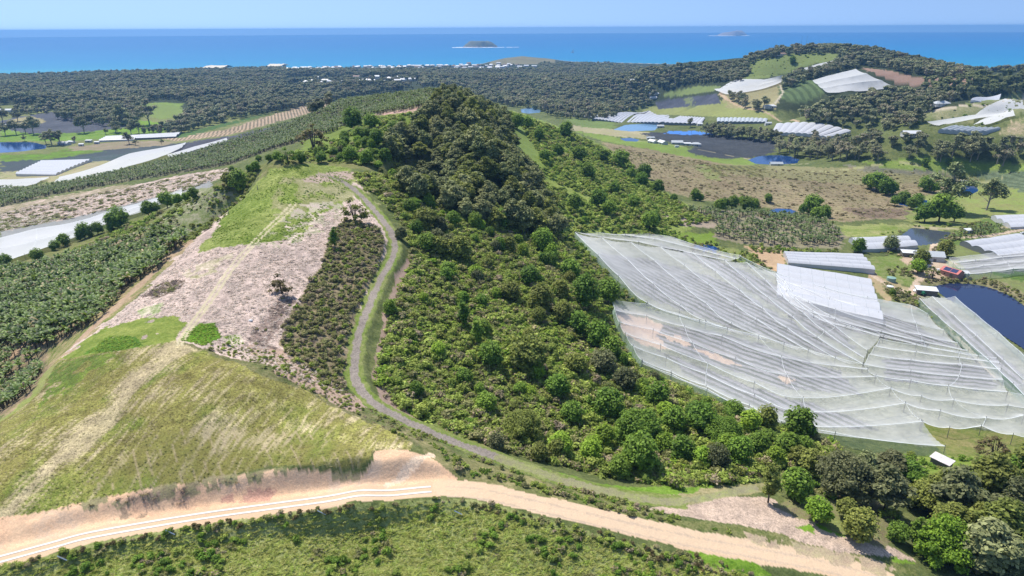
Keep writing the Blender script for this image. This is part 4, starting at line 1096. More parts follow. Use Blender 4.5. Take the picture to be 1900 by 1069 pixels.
# slope under the dirt road
LOW = [(-150,1130),(-100,1062),(60,1040),(200,1010),(400,975),(600,948),(800,932),(900,940),(1000,968),(1100,995),(1280,1045),(1380,1069),(1380,1130)]
scatter('rank_grass', [proto('tuft', 0, M_MEADOW), proto('tuft', 1, M_MEADOW), proto('tuft', 1, M_LANT)], *sample(LOW, 0.72, near=60, far_=400), 0.45, 1.1, 'rank green grass on the slope below the dirt road', squash=(0.5, 1.0))
pd = sample(LOW, 1.7, near=60, far_=400, dens=(0.45, 6, 21))
scatter('slope_scrub', [proto('bush', i, M_GREEN) for i in range(3)] + [proto('bush', 3, M_SCRUB), proto('sprawl', 1, M_SCRUBDULL)], *pd, 0.35, 0.85, 'dark green bushes in patches below the dirt road')
EDGE = [(0,1052),(200,1005),(400,972),(600,944),(800,924),(900,932),(1000,960),(1100,985),(1300,1035),(1400,1062),(1400,1085),(1280,1060),(1100,1010),(1000,982),(900,952),(800,940),(600,960),(400,985),(200,1020),(0,1069)]
scatter('roadside_weeds', [proto('bush', 0, M_SCRUBDULL), proto('bush', 1, M_SCRUB), proto('tuft', 0, M_SCRUBDULL), proto('bush', 2, M_BROWN)], *sample(EDGE, 1.3, near=60, far_=400), 0.25, 0.7, 'brown-tipped weeds along the lower edge of the dirt road')
VERGE = [(720,775),(800,808),(870,850),(1000,892),(1160,938),(1260,962),(1240,955),(1130,925),(1040,902),(930,868),(840,832),(760,795),(700,762)]
VERGE2 = [(790,815),(870,862),(1000,900),(1150,940),(1280,975),(1400,995),(1270,972),(1100,948),(1000,925),(900,898),(850,880)]
pv_ = cat3(sample(VERGE, 1.2), sample(VERGE2, 1.3))
pv_ = off_line(off_line(pv_, LOOPL, 2.3), MAIN_ROAD, 4.5)
scatter('verge_scrub', [proto('bush', 0, M_SCRUB), proto('sprawl', 1, M_SCRUB), proto('tuft', 0, M_LANT), proto('bush', 2, M_SCRUBDULL), proto('sprawl', 2, M_GREEN)], *pv_, 0.3, 0.8, 'weedy green verge between the dirt road and the grassy loop track')
BATT = [(455,640),(520,655),(640,725),(760,795),(800,815),(770,825),(640,760),(520,700),(420,660),(340,640),(400,640)]
scatter('crest_weeds', [proto('bush', 1, M_SCRUB), proto('tuft', 1, M_SCRUB), proto('sprawl', 2, M_SCRUBDULL)], *sample(BATT, 1.5, dens=(0.6, 8)), 0.25, 0.6, 'weeds along the crest between the two knolls')
# lush low growth on the far knoll
LU = cat3(sample([(390,440),(430,380),(500,316),(575,305),(650,314),(655,340),(600,395),(560,440),(480,450),(400,455)], 1.5, dens=(0.55, 9)),
          sample([(335,632),(370,600),(400,600),(412,625),(380,642)], 0.9), sample([(165,655),(200,625),(240,622),(260,640),(230,650)], 0.9), sample([(412,625),(440,622),(455,640),(430,645)], 1.2), sample([(460,455),(570,395),(600,400),(580,440),(520,460)], 1.6, dens=(0.5,4)))
scatter('lush_weeds', [proto('sprawl', i, M_BRIGHT) for i in range(3)], *LU, 0.18, 0.5, 'bright green creeping weeds on the far knoll', squash=(0.4, 0.8))
DW = cat3(sample([(455,640),(500,570),(530,545),(545,560),(500,640),(520,655)], 2.2, dens=(0.6,6)), sample([(265,550),(300,525),(340,520),(335,535),(290,555)], 1.5), off_line(sample([(700,745),(712,690),(704,640),(720,590),(745,520),(735,600),(722,680),(760,770)], 2.0), LOOPL, 4))
scatter('dead_branches', [proto('twig', 0, M_TWIG), proto('twig', 1, M_TWIG), proto('sprawl', 0, M_SCRUBDULL)], *DW, 0.4, 1.0, 'heaps of grey dead branches beside the track and on the bare knoll')
# flank of the ridge, left
LF = [(60,500),(150,462),(215,425),(330,385),(440,330),(500,302),(600,272),(640,252),(690,222),(760,212),(800,215),(760,300),(700,312),(640,305),(560,298),(500,312),(440,350),(400,385),(350,395),(230,440),(150,478)]
scatter('ridge_scrub', [proto('bush', i, M_LANT) for i in range(3)] + [proto('sprawl', 1, M_SCRUB), proto('bush', 3, M_SCRUBDULL), proto('bush', 0, M_GREEN)], *sample(LF, 4.2, dens=(0.62, 22)), 0.8, 1.9, 'yellow-green scrub on the left flank of the ridge', power=1.5)
# right flank
RF = [(895,205),(950,212),(1010,232),(1090,262),(1170,305),(1220,352),(1290,395),(1330,410),(1240,425),(1150,430),(1040,432),(1000,385),(960,300),(935,240)]
CLEAR = smooth_line([tuple(hit(u, v)[:2]) for u, v in [(980,318),(1040,350),(1105,376)]])
CLEAR2 = smooth_line([tuple(hit(u, v)[:2]) for u, v in [(945,225),(970,260),(985,295)]])
pr = off_line(off_line(sample(RF, 4.4), CLEAR, 9), CLEAR2, 10)
scatter('flank_scrub', [proto('bush', i, M_SCRUB) for i in range(3)] + [proto('bush', i, M_LANT) for i in range(2)] + [proto('bush', 3, M_GREEN)], *pr, 0.9, 2.3, 'bright green scrub on the right flank of the ridge', power=1.5)
RB = cat3(sample([(1040,432),(1068,440),(1140,530),(1195,560),(1240,590),(1300,602),(1240,590),(1140,552),(1135,600),(1160,660),(1195,690),(1300,730),(1430,790),(1400,790),(1290,745),(1180,700),(1110,560)], 3.0),
          sample([(1160,440),(1240,440),(1345,475),(1390,500),(1440,505),(1400,470),(1330,470),(1260,430),(1180,420),(1100,420)], 4.0),
          sample([(1390,455),(1470,460),(1560,465),(1560,475),(1480,470),(1400,470)], 4))
scatter('bank_scrub', [proto('bush', i, M_SCRUB) for i in range(3)] + [proto('bush', 3, M_GREEN), proto('sprawl', 0, M_SCRUBDULL)], *RB, 0.6, 1.5, 'green scrub crowding the edge of the white nets')
PB = cat3(sample([(1700,525),(1760,513),(1850,522),(1960,575),(1960,600),(1890,560),(1840,533),(1800,525),(1740,528)], 3.2), sample([(1640,525),(1700,548),(1790,630),(1770,625),(1710,572),(1650,555)], 3.0),
          sample([(1690,465),(1620,455),(1640,475),(1700,480)], 4), sample([(1790,418),(1830,410),(1850,430),(1780,445),(1730,470),(1745,445)], 4), sample([(1620,480),(1690,500),(1700,530),(1650,515)], 4, dens=(0.45, 15)),
          sample([(1275,455),(1330,448),(1350,465),(1330,478),(1290,475)], 4), sample([(1400,385),(1500,380),(1540,395),(1500,408),(1400,405)], 5, dens=(0.5, 20)))
scatter('dam_reeds', [proto('bush', i, M_SCRUBDULL) for i in range(3)] + [proto('sprawl', 0, M_OLIVE), proto('bush', 3, M_SCRUB)], *PB, 0.5, 1.3, 'olive and brown rank growth round the dams')
# grass clumps on the mown knoll and pasture edge
KG = keep_off(sample(K1, 0.95, near=70, far_=320), lambda a_, b_: (col_at(a_, b_)[:, 0] < 0.40) | (rng.uniform(size=len(a_)) < 0.3))
scatter('knoll_grass', [proto('tuft', 0, M_KGRASS), proto('tuft', 1, M_KGRASS), proto('tuft', 0, M_STRAW)], *KG, 0.18, 0.5, 'short dry mown grass on the near knoll', squash=(0.3, 0.6), power=1.6)
DB = sample([(130,655),(210,590),(262,550),(350,458),(430,440),(560,440),(600,400),(650,372),(700,400),(700,425),(620,430),(590,500),(540,560),(530,640),(600,700),(690,752),(560,705),(420,660),(340,630),(260,590),(200,640)], 1.25, dens=(0.62, 5, 44))
DB = keep_off(DB, lambda a_, b_: col_at(a_, b_)[:, 1] < col_at(a_, b_)[:, 0] * 0.93)
for off in (0, 9): DB = off_line(DB, [tuple(hit(u + off, v)[:2]) for u, v in [(540,378),(500,418),(460,458),(430,492),(400,535),(372,575),(345,612),(328,640)]], 1.0)
scatter('leaf_litter', [proto('debris', i, M_DEBRIS) for i in range(3)], *DB, 0.3, 0.8, 'dead banana leaves lying over the far knoll', squash=(0.6, 1.2))
DB2 = sample([(0,395),(100,374),(240,348),(340,328),(420,314),(436,319),(350,352),(240,380),(120,408),(0,430)], 3.4)
scatter('leaf_litter', [proto('debris', i, M_DEBRIS) for i in range(3)] + [proto('sprawl', 0, M_SCRUBDULL)], *DB2, 1.0, 2.6, 'dead leaves and weeds over the cleared strip in the left valley', squash=(0.5, 1.0))
# low wild growth at lower right
LR = cat3(sample([(1570,850),(1760,850),(1960,860),(1960,1090),(1760,1060),(1700,1010),(1640,960),(1540,930),(1430,900),(1400,870),(1500,850)], 3.0, far_=330))
scatter('wood_undergrowth', [proto('bush', i, M_GREEN) for i in range(2)] + [proto('bush', 3, M_SCRUB), proto('sprawl', 0, M_LANT), proto('sprawl', 2, M_SCRUBDULL)], *keep_off(LR, lambda a_, b_: fbm(a_ / 9, b_ / 9, 8, 3) < 0.56), 0.4, 1.3, 'undergrowth between the trees at the lower right')

# ---- banana plantations
def bananas(poly, spacing, near_n, label, group, scatter_name, mt, dens=None, smin=0.8, smax=1.25, **kw):
    x, y, z = sample(poly, spacing, jit=0.3, dens=dens, **kw)
    kq = fbm(x / 7, y / 7, 37, 2) < 0.66; x, y, z = x[kq], y[kq], z[kq]
    o_ = np.argsort(np.hypot(x, y))
    x, y, z = x[o_], y[o_], z[o_]
    for k in range(min(near_n, len(x))):
        lm, sm = BAN_M[k % 4]
        e = bpy.data.objects.new('banana_plant', None); COL.objects.link(e)
        e.location = (x[k], y[k], z[k]); e.rotation_euler = (random.gauss(0, .06), random.gauss(0, .06), random.uniform(0, 6.28)); s_ = random.uniform(smin, smax); e.scale = (s_, s_, s_)
        tag(e, label, 'banana plant', group)
        link('leaves', lm, e); link('stem', sm, e)
    if len(x) > near_n:
        scatter(scatter_name, [proto('banana', i, mt) for i in range(4)], x[near_n:], y[near_n:], z[near_n:], smin, smax, 'rows of banana plants ' + scatter_name.replace('_', ' '), tilt=0.08)
bananas([(-60,775),(-60,640),(20,655),(72,662),(80,690),(55,732),(0,765)], 2.7, 120, 'banana plant with torn green leaves in the small block at the left edge', 'banana plants in the small block at the left edge', 'bananas_at_left', M_BANANA, near=120, far_=330)
BN = [(-80,640),(-80,515),(0,505),(70,495),(150,475),(240,448),(300,430),(340,432),(345,450),(295,500),(232,535),(200,580),(150,615),(80,650),(20,645)]
bananas(BN, 2.55, 165, 'banana plant with glossy leaves on the slope beside the yellow-brown track', 'banana plants on the slope left of the knoll', 'bananas_on_the_near_slope', M_BANANA, smin=0.8, smax=1.7)
bananas(BAN_FAR, 3.9, 0, '', '', 'bananas_on_the_far_slope', M_BANANA2, smin=1.0, smax=1.5)
bananas([(1265,388),(1340,393),(1420,398),(1500,403),(1540,417),(1560,440),(1550,456),(1470,458),(1390,452),(1325,438),(1335,418),(1300,405)], 4.6, 0, '', '', 'bananas_by_the_small_dam', M_BANANA2, smin=1.1, smax=1.6)
bananas([(1740,462),(1770,440),(1800,425),(1850,418),(1870,428),(1820,440),(1770,452)], 5, 0, '', '', 'bananas_by_the_right_tunnels', M_BANANA2)

# ---- trees seen one by one:  column, row of the foot, crown width in photo pixels, shape, leaf, words
def tree_px(u, v, wpx, kind, material, label, group=None, name='tree', squash=1.0):
    p = hit(u, v); d = np.linalg.norm(p - cp)
    return plant(name, kind, p[0], p[1], wpx * d / FPX, material, label, 'tree', group, squash, must=group is None)
M_DULLTREE = leaf_mat('leaf_dull_tree', (0.11,0.13,0.05), (0.20,0.20,0.09))
GT = 'trees standing out of the gully scrub'
for u, v, w, k, m_, l in [
    (660,412,56,'open',M_OLIVE,'olive spreading tree between the loop track and the pale litter'),
    (523,545,46,'open',M_BROWN,'brown-leaved small tree standing alone on the pale knoll'),
    (621,462,18,'slim',M_GREEN,'small dark upright shrub tree at the top edge of the dry scrub'),
    (852,485,52,'round',M_OLIVE,'olive domed tree above the middle of the gully'),
    (970,810,80,'big',M_OLIVE,'olive broad-crowned tree low in the gully'),
    (1186,825,105,'big',M_GREEN,'largest round green tree at the foot of the gully'),
    (1479,812,60,'round',M_GREEN,'tall green tree in front of the lowest net edge'),
    (1425,933,34,'slim',M_OLIVE,'slim dark tree standing at the end of the grassy track'),
    (1516,970,48,'round',M_BRIGHT,'neat round bright green tree casting a shadow on bare ground'),
    (1593,1002,60,'round',M_OLIVE,'olive tree with a broad crown right of the neat round tree'),
    (1570,962,38,'round',M_OLIVE,'small olive tree behind the broad olive tree'),
    (1664,1004,36,'round',M_GREEN,'small round tree beside a pale slender trunk'),
    (1694,1014,24,'slim',M_GREEN,'slender pale-stemmed sapling beside the bright spreading tree'),
    (1748,1040,108,'big',M_BRIGHT,'large light green spreading tree at the lower right'),
    (1563,915,112,'big',M_DULLTREE,'broad dull grey-green tree behind the neat round tree'),
    (1842,858,52,'open',M_BROWN,'brownish twiggy tree below the right end of the nets'),
    (1475,925,58,'round',M_GREEN,'dark green tree beside the slim tree at the track end'),
    (1342,822,75,'big',M_GREEN,'dark green tree left of the lowest net corner'),
    (984,738,26,'round',M_BRIGHT,'small bright round tree half way down the gully'),
    (861,608,25,'slim',M_GREEN,'narrow dark green tree in open scrub, upper of two'),
    (886,642,25,'slim',M_GREEN,'narrow dark green tree in open scrub, lower of two'),
    (1436,346,10,'round',M_GREEN,'small bush tree at the foot of the knoll')][:-1]:
    tree_px(u, v, w, k, m_, l)
for u, v, w in [(788,420,46),(792,463,42),(812,470,45),(930,420,36),(1007,466,46),(984,525,46),(885,520,26),(947,555,46),(1004,574,55),(1058,512,44),(1085,565,60),(1044,598,46),(1071,615,48),
                (1128,558,50),(1108,642,52),(1132,660,46),(980,630,26),(910,678,52),(724,580,28),(1118,690,55),(903,760,46),(920,830,36),(1034,735,52),(1000,850,38),(1128,770,62),(1186,872,72),
                (1263,850,50),(1149,880,46),(1220,750,50),(1250,800,50),(1300,800,60),(1371,855,50),(1459,845,52),(1405,835,44),(1330,868,46),(1060,780,46),(1070,690,44),(1160,720,50),(860,560,24),(830,520,30),(760,395,30),(745,440,26),(1040,550,36)]:
    k = random.random()
    tree_px(u, v + 4, w, 'round', M_GREEN if k < 0.6 else (M_OLIVE if k < 0.8 else M_DULLTREE), 'green tree rising from the scrub of the gully', GT, squash=random.uniform(0.85, 1.15))
for u, v, w in [(977,690,76),]: tree_px(u, v, w, 'round', M_OLIVE, 'wide olive-green tree in the middle of the gully')
for u, v, w in [(1041,846,50),(1095,858,46),(1100,842,40),(1230,842,44)]:
    tree_px(u, v, w, 'round', M_BRIGHT, 'yellow-green tree at the lower edge of the gully', 'yellow-green trees at the lower edge of the gully')
for u, v, w in [(1640,942,70),(1718,940,88),(1815,995,100),(1866,935,86),(1815,1058,84),(1880,1060,86),(1883,985,80),(1765,955,80),(1685,908,50),(1840,930,70),(1735,940,60),(1900,900,70),(1650,895,56),(1600,890,50),(1840,1020,80),(1925,1020,90),(1940,960,90),(1545,885,48),(1500,880,48),(1880,895,46),(1760,1000,60)]:
    tree_px(u, v + 6, w, 'big' if w > 84 else 'tall', random.choice([M_GREY, M_DULLTREE, M_OLIVE, M_OLIVE, M_GREEN]), 'grey-green gum tree in the wood at the lower right', 'gum trees in the wood at the lower right', squash=0.85)
for i, (u, v, w) in enumerate([(158,443,28),(182,435,22),(222,428,42),(276,400,26),(311,386,30),(360,370,22),(12,498,24),(103,465,18),(121,457,22),(71,487,24),(330,380,20),(345,374,16),(150,447,18),(290,394,18)]):
    tree_px(u, v, w, 'round', M_GREEN, 'dark round tree between the banana slope and the white net strip', 'dark trees along the white net strip')
for u, v, w, k, m_, l in [(445,355,40,'round',M_GREEN,'dark green tree at the left end of the far knoll'),(425,345,26,'round',M_OLIVE,'olive tree left of the dark knoll-end tree'),(583,278,56,'open',M_BROWN,'wide brown-tinged tree on the saddle left of the ridge'),
                          (655,240,40,'round',M_GREEN,'dark tree on the skyline of the yellow-green flank'),(536,303,36,'open',M_GREEN,'dark open tree above the far end of the knoll')]:
    tree_px(u, v, w, k, m_, l)
for u, v, w in [(430,320,12),(475,317,18),(500,300,14),(560,303,20),(590,290,18),(597,302,22),(462,318,12),(515,300,20),(480,300,12),(636,282,22),(620,290,18),(668,262,26),(690,240,30),(715,300,26),(650,300,30),(680,305,28),(700,270,30),(730,250,26),(640,262,20)]:
    tree_px(u, v, w, 'round', M_GREEN, 'small dark tree on the yellow-green left flank of the ridge', 'small trees on the left flank of the ridge')
# wood on the ridge
RIDGE = [(795,212),(815,196),(840,190),(880,198),(930,222),(962,285),(990,335),(1025,395),(1045,440),(1000,445),(930,432),(850,415),(800,395),(760,372),(735,345),(715,325),(700,300),(730,285),(750,255),(775,240)]
x, y, z = sample(RIDGE, 9.6, jit=0.4)
print('ridge trees', len(x))
o_ = np.argsort(np.hypot(x, y)); x, y = x[o_], y[o_]
for k in range(len(x)):
    if k < 240:
        plant('forest_tree', 'tall', x[k], y[k], random.uniform(9.5, 14), M_RIDGE if random.random() < 0.75 else M_OLIVE, 'dense dark tree in the wood covering the central ridge', 'tree', 'trees of the wood on the central ridge', squash=random.uniform(0.72, 1.0))
if len(x) > 240:
    scatter('ridge_wood', [proto('tall', i, M_RIDGE) for i in range(4)], x[240:], y[240:], ground(x[240:], y[240:]), 0.95, 1.35, 'far part of the dark wood on the central ridge', squash=(0.75, 1.0), cat='wood')
for i, (u, v) in enumerate([(822,200),(836,198),(846,200)]):
    tree_px(u, v, 28, 'gum', M_RIDGE, 'tall thin gum tree breaking the skyline on top of the ridge', 'tall gums on top of the ridge', squash=1.25)
for u, v in [(868,200),(878,204),(888,208),(898,213),(910,220)]:
    tree_px(u, v, 9, 'conifer', M_RIDGE, 'small dark pointed conifer on the right shoulder of the ridge', 'conifers on the shoulder of the ridge')
for u, v, w in [(1065,390,34),(1110,385,36),(1130,400,30),(1205,425,36),(1215,415,24),(960,240,30),(980,240,26),(1050,255,30),(1075,300,30),(1150,310,34),(1170,335,24),(1190,345,26),(1220,358,26),(1010,300,24),(1090,330,30),(1140,360,24),(1000,262,24),(1120,300,24),(1195,330,28),(1035,290,24),(1175,385,24),(1250,375,16),(1300,373,14),(1290,372,22)]:
    tree_px(u, v, w, 'round', M_GREEN, 'dark green tree on the scrubby right flank of the ridge', 'trees on the right flank of the ridge')
for u, v, w in [(1335,392,24),(1360,388,26),(1385,392,28),(1400,388,20),(1425,375,16),(1505,395,34),(1490,398,20),(1530,405,24),(1515,410,26),(1455,398,8),(1345,385,18),(1375,380,16)]:
    tree_px(u, v, w, 'round', M_GREEN, 'round green tree between the banana block and the brown paddock', 'trees round the small reed dam')
for u, v, w, k, m_, l in [(1755,395,66,'gum',M_GREY,'tall many-stemmed gum by the dam in the brown paddock'),(1830,390,44,'gum',M_GREY,'tall gum right of the many-stemmed gum'),(1716,355,26,'round',M_GREEN,'round tree between the two tall gums and the paddock'),
        (1733,358,18,'round',M_BRIGHT,'bright small tree beside the tall gum'),(1716,308,13,'round',M_GREEN,'dark ball-shaped bush on the green strip'),(1760,307,11,'round',M_GREEN,'smaller dark bush on the green strip'),
        (1741,412,48,'round',M_GREEN,'dark green clump below the tall gums'),(1715,413,34,'round',M_GREEN,'left part of the dark clump below the tall gums'),(1770,412,30,'round',M_GREEN,'right part of the dark clump below the tall gums'),
        (1592,468,26,'round',M_GREEN,'dark tree in front of the left end of the small double tunnel'),(1652,465,28,'round',M_GREY,'grey-green tree in front of the small double tunnel'),(1708,492,28,'round',M_OLIVE,'olive tree shading the farm shed'),
        (1702,508,26,'round',M_BRIGHT,'bright tree beside the parked cars'),(1752,476,28,'round',M_OLIVE,'olive tree behind the farmyard'),(1730,518,26,'open',M_OLIVE,'spreading shrub at the bank of the big dam'),(1655,548,12,'round',M_GREEN,'small bush left of the dam-side shed'),
        (1470,118,13,'round',M_GREEN,'lone dark tree on the green hillside paddock'),(640,272,20,'round',M_GREEN,'small tree at the edge of the yellow-green flank')]:
    tree_px(u, v, w, k, m_, l)
for u, v, w in [(1625,355,34),(1643,362,30),(1612,350,26),(1655,360,22),(1675,380,24),(1700,385,24),(1690,388,20),(1660,382,18)]:
    tree_px(u, v, w, 'round', M_GREEN, 'dark tree in the clump round the dam of the brown paddock', 'clump round the dam of the brown paddock')
# gums in rows and clumps on the plain
def clump(poly, spacing, wmin, wmax, label, group, material=None, kind='gum', sq=(0.8, 1.05), limit=200):
    x, y, z = sample(poly, spacing, jit=0.4)
    print('clump', group, len(x))
    for k in range(min(len(x), limit)):
        plant('gum_tree', kind, x[k], y[k], random.uniform(wmin, wmax), material or M_FAR, label, 'gum tree', group, random.uniform(*sq))
clump([(1300,250),(1310,246),(1345,246),(1440,258),(1442,266),(1400,262),(1330,256)], 13, 14, 20, 'dark gum tree in the windbreak between the dark field and the white tunnels', 'windbreak gums by the dark field')
clump([(1432,282),(1480,278),(1560,284),(1640,288),(1720,280),(1800,280),(1900,284),(1900,296),(1820,300),(1700,296),(1600,300),(1500,296),(1440,288)], 15, 14, 22, 'dark gum tree in the long belt behind the brown paddock', 'gum belt behind the brown paddock')
clump([(1350,182),(1362,180),(1420,202),(1418,210),(1380,202),(1352,190)], 17, 16, 22, 'dark gum tree in the row under the hill paddock', 'gum row under the hill paddock')
for u, v, w in [(1281,237,15),(1092,224,16),(1078,222,12),(62,250,24),(48,248,18),(156,247,24),(30,250,20),(10,252,18),(196,250,9),(218,248,14),(97,270,24),(112,270,20),(86,268,16),(140,265,9),(46,262,8),(278,232,34),(230,232,30),(215,246,20),(258,248,20),(244,250,18),(33,226,16),(5,228,22),(240,268,18),(252,270,10),(1509,272,20),(1509,258,14),(1803,288,32),(1800,300,30),(1850,304,34),(1860,308,30),(1745,300,24),(1737,298,20),(300,268,8),(1570,296,20)]:
    p = hit(u, v); d = np.linalg.norm(p - cp)
    plant('gum_tree', 'gum', p[0], p[1], w * d / FPX, M_FAR, 'gum tree standing apart on the flat land', 'gum tree', 'scattered gums on the flat land')
def wood(name, polys, spacing, smin, smax, label, near=None, far_=None, mt=None, keep=None):
    p = cat3(*[sample(q, spacing, near=near, far_=far_) for q in polys])
    if keep: p = keep_off(p, keep)
    scatter(name, [proto('far', i, mt or M_FAR) for i in range(4)], *p, smin, smax, label, tilt=0.03, squash=(0.75, 1.15), cat='wood')
def town_keep(a_, b_):
    u, v = project(a_, b_, ground(a_, b_)); r_ = np.hypot(a_, b_)
    gap = (u > 530) & (u < 780) & (v > 143) & (v < 168) & (fbm(a_ / 50, b_ / 50, 5, 2) < 0.6)
    coast = (u > 530) & (u < 1000) & (r_ > 3200)
    return ~(gap | coast)
wood('plain_forest', [[(-400,192),(0,192),(60,196),(105,206),(108,222),(200,236),(252,234),(262,215),(258,194),(300,184),(345,188),(356,212),(325,232),(305,248),(345,246),(440,222),(540,204),(620,188),(700,176),(800,160),(900,192),(960,200),(1040,214),(1100,218),(1170,208),(1205,196),(1222,180),(1232,168),(1290,158),(1380,150),(1400,130),(1190,130),(1100,116),(1000,116),(900,120),(700,124),(500,124),(0,130),(-400,132)]], 15.5, 0.85, 1.45,
     'dark eucalypt forest covering the coastal plain', near=1120, far_=3760, keep=town_keep)
wood('plain_forest', [[(1380,150),(1400,118),(1700,118),(1960,128),(1960,150),(1800,148),(1700,140),(1600,120),(1500,100)]], 17, 0.85, 1.4, 'dark forest behind the hill at the right', near=2000, far_=3760)
wood('hill_wood', [[(1185,150),(1200,138),(1270,124),(1340,122),(1385,122),(1382,150),(1330,156),(1250,158)],
                   [(1375,116),(1400,108),(1440,98),(1500,92),(1560,89),(1620,95),(1680,110),(1740,126),(1810,138),(1800,146),(1740,146),(1680,137),(1640,128),(1600,122),(1565,116),(1545,100),(1460,104),(1400,118),(1385,128)],
                   [(1450,155),(1480,140),(1560,116),(1600,126),(1560,134),(1500,152),(1465,166),(1452,166)]], 11.5, 0.75, 1.25, 'dark wood on the crown of the right-hand hill', near=1350, far_=2150)
wood('valley_wood', [[(1480,218),(1500,205),(1560,190),(1640,180),(1720,170),(1790,180),(1760,192),(1715,205),(1730,222),(1690,240),(1640,245),(1560,240),(1500,232)]], 12.5, 0.8, 1.3, 'dark rounded wood in the valley below the right-hand hill')
wood('side_wood', [[(1700,160),(1800,146),(1960,140),(1960,172),(1880,176),(1800,186),(1740,185)]], 13, 0.7, 1.2, 'green wood on the far right slope', mt=M_GREY)
wood('belt_wood', [[(1750,262),(1820,268),(1960,255),(1960,305),(1900,300),(1840,290),(1780,280)],[(1440,262),(1500,272),(1440,272)],[(1560,262),(1640,250),(1700,262),(1740,272),(1640,280),(1570,282)],[(1010,212),(1100,216),(1160,212),(1130,222),(1040,222)]], 15, 0.7, 1.15, 'dark trees thickening the gum belt at the right')
wood('left_wood', [[(30,200),(90,202),(100,212),(60,212),(20,214)],[(140,205),(200,212),(260,222),(240,236),(170,222)],[(255,250),(330,250),(350,240),(300,238)],[(590,215),(600,200),(640,190),(560,204)]], 14, 0.6, 1.1, 'dark trees round the houses at the far left')

wood('town_trees', [[(535,168),(775,168),(775,146),(535,148)],[(530,131),(1000,123),(1000,117),(530,121)]], 26, 0.35, 0.75, 'low garden trees between the town houses', near=2000, far_=3760)

x, y, z = off_line(sample(GULLY, 18, jit=0.5), LOOPL, 12)
for k in range(len(x)):
    q = random.random()
    plant('tree', 'round' if q < 0.85 else 'slim', x[k], y[k], random.uniform(2.6, 7.5) if q < 0.85 else random.uniform(1.6, 2.6), random.choice([M_GREEN, M_GREEN, M_OLIVE, M_BRIGHT, M_DULLTREE]), 'green tree rising from the scrub of the gully', 'tree', GT, squash=random.uniform(0.75, 1.2))
x, y, z = sample([(410,930),(200,950),(100,958),(200,925),(330,905),(500,872),(668,884),(660,890),(500,884),(330,922)], 1.0, dens=(0.42, 4))
scatter('batter_tufts', [proto('tuft', 0, M_SCRUBDULL), proto('tuft', 1, M_BROWN), proto('twig', 0, M_TWIG)], x, y, z, 0.3, 0.8, 'brown dry tufts hanging over the top of the cut bank')

for poly, sp_, a_, b_, lab, grp in (([(620,300),(640,268),(690,238),(745,222),(775,235),(755,285),(715,325),(660,310)], 12, 3, 7, 'small dark tree on the yellow-green left flank of the ridge', 'small trees on the left flank of the ridge'),
                          ([(740,372),(850,410),(1000,445),(1050,470),(1070,520),(1000,500),(900,470),(800,480),(755,440)], 13, 5, 9, 'dark green tree below the ridge wood at the top of the gully', 'trees below the ridge wood'),
                          ([(1180,690),(1300,745),(1430,800),(1540,845),(1520,880),(1430,880),(1330,860),(1200,800)], 9.5, 4, 9, 'leafy green tree in the thicket below the lowest nets', 'thicket below the lowest nets')):
    x, y, z = sample(poly, sp_, jit=0.45)
    for k in range(len(x)): plant('tree', 'round', x[k], y[k], random.uniform(a_, b_) * (1 if random.random() < 0.8 else 0.5), random.choice([M_GREEN, M_BRIGHT, M_GREEN, M_OLIVE, M_DULLTREE]), lab, 'tree', grp, squash=random.uniform(0.8, 1.2))
PD = sample([(1125,268),(1240,288),(1380,314),(1500,316),(1640,316),(1740,326),(1790,345),(1700,365),(1675,400),(1560,410),(1420,382),(1300,370),(1220,348),(1170,305)], 5.5)
scatter('paddock_weeds', [proto('tuft', 0, M_STRAW), proto('tuft', 1, M_BROWN), proto('sprawl', 0, M_SCRUBDULL), proto('sprawl', 1, M_BROWN), proto('tuft', 1, M_STRAW)], *PD, 0.7, 2.4, 'dry weeds dotted over the brown paddock', squash=(0.4, 0.8), power=2)
PA = cat3(sample([(1380,117),(1460,102),(1545,100),(1555,108),(1480,128),(1440,140),(1378,150)], 16), sample([(1700,228),(1800,195),(1960,175),(1960,205),(1800,240)], 12, dens=(0.55, 60)), sample([(1610,302),(1900,308),(1960,325),(1800,320),(1640,312)], 9, dens=(0.5, 40)), sample([(1560,420),(1680,418),(1780,418),(1640,436)], 7, dens=(0.5, 30)))
scatter('pasture_weeds', [proto('sprawl', 0, M_SCRUB), proto('sprawl', 2, M_SCRUBDULL), proto('bush', 1, M_GREEN)], *PA, 0.8, 2.2, 'weeds and low bushes dotted over the green pastures', squash=(0.5, 1.0), power=2)

SL = sample([(250,440),(300,405),(345,372),(430,336),(500,316),(470,350),(420,400),(385,430),(350,452),(320,445)], 2.6, dens=(0.58, 11))
scatter('shoulder_scrub', [proto('bush', 0, M_SCRUB), proto('bush', 1, M_OLIVE), proto('sprawl', 0, M_LANT), proto('sprawl', 1, M_SCRUBDULL), proto('debris', 0, M_DEBRIS), proto('twig', 0, M_TWIG)], *SL, 0.4, 1.3, 'low mixed scrub on the shoulder left of the far knoll', power=1.5)

flush_trees()
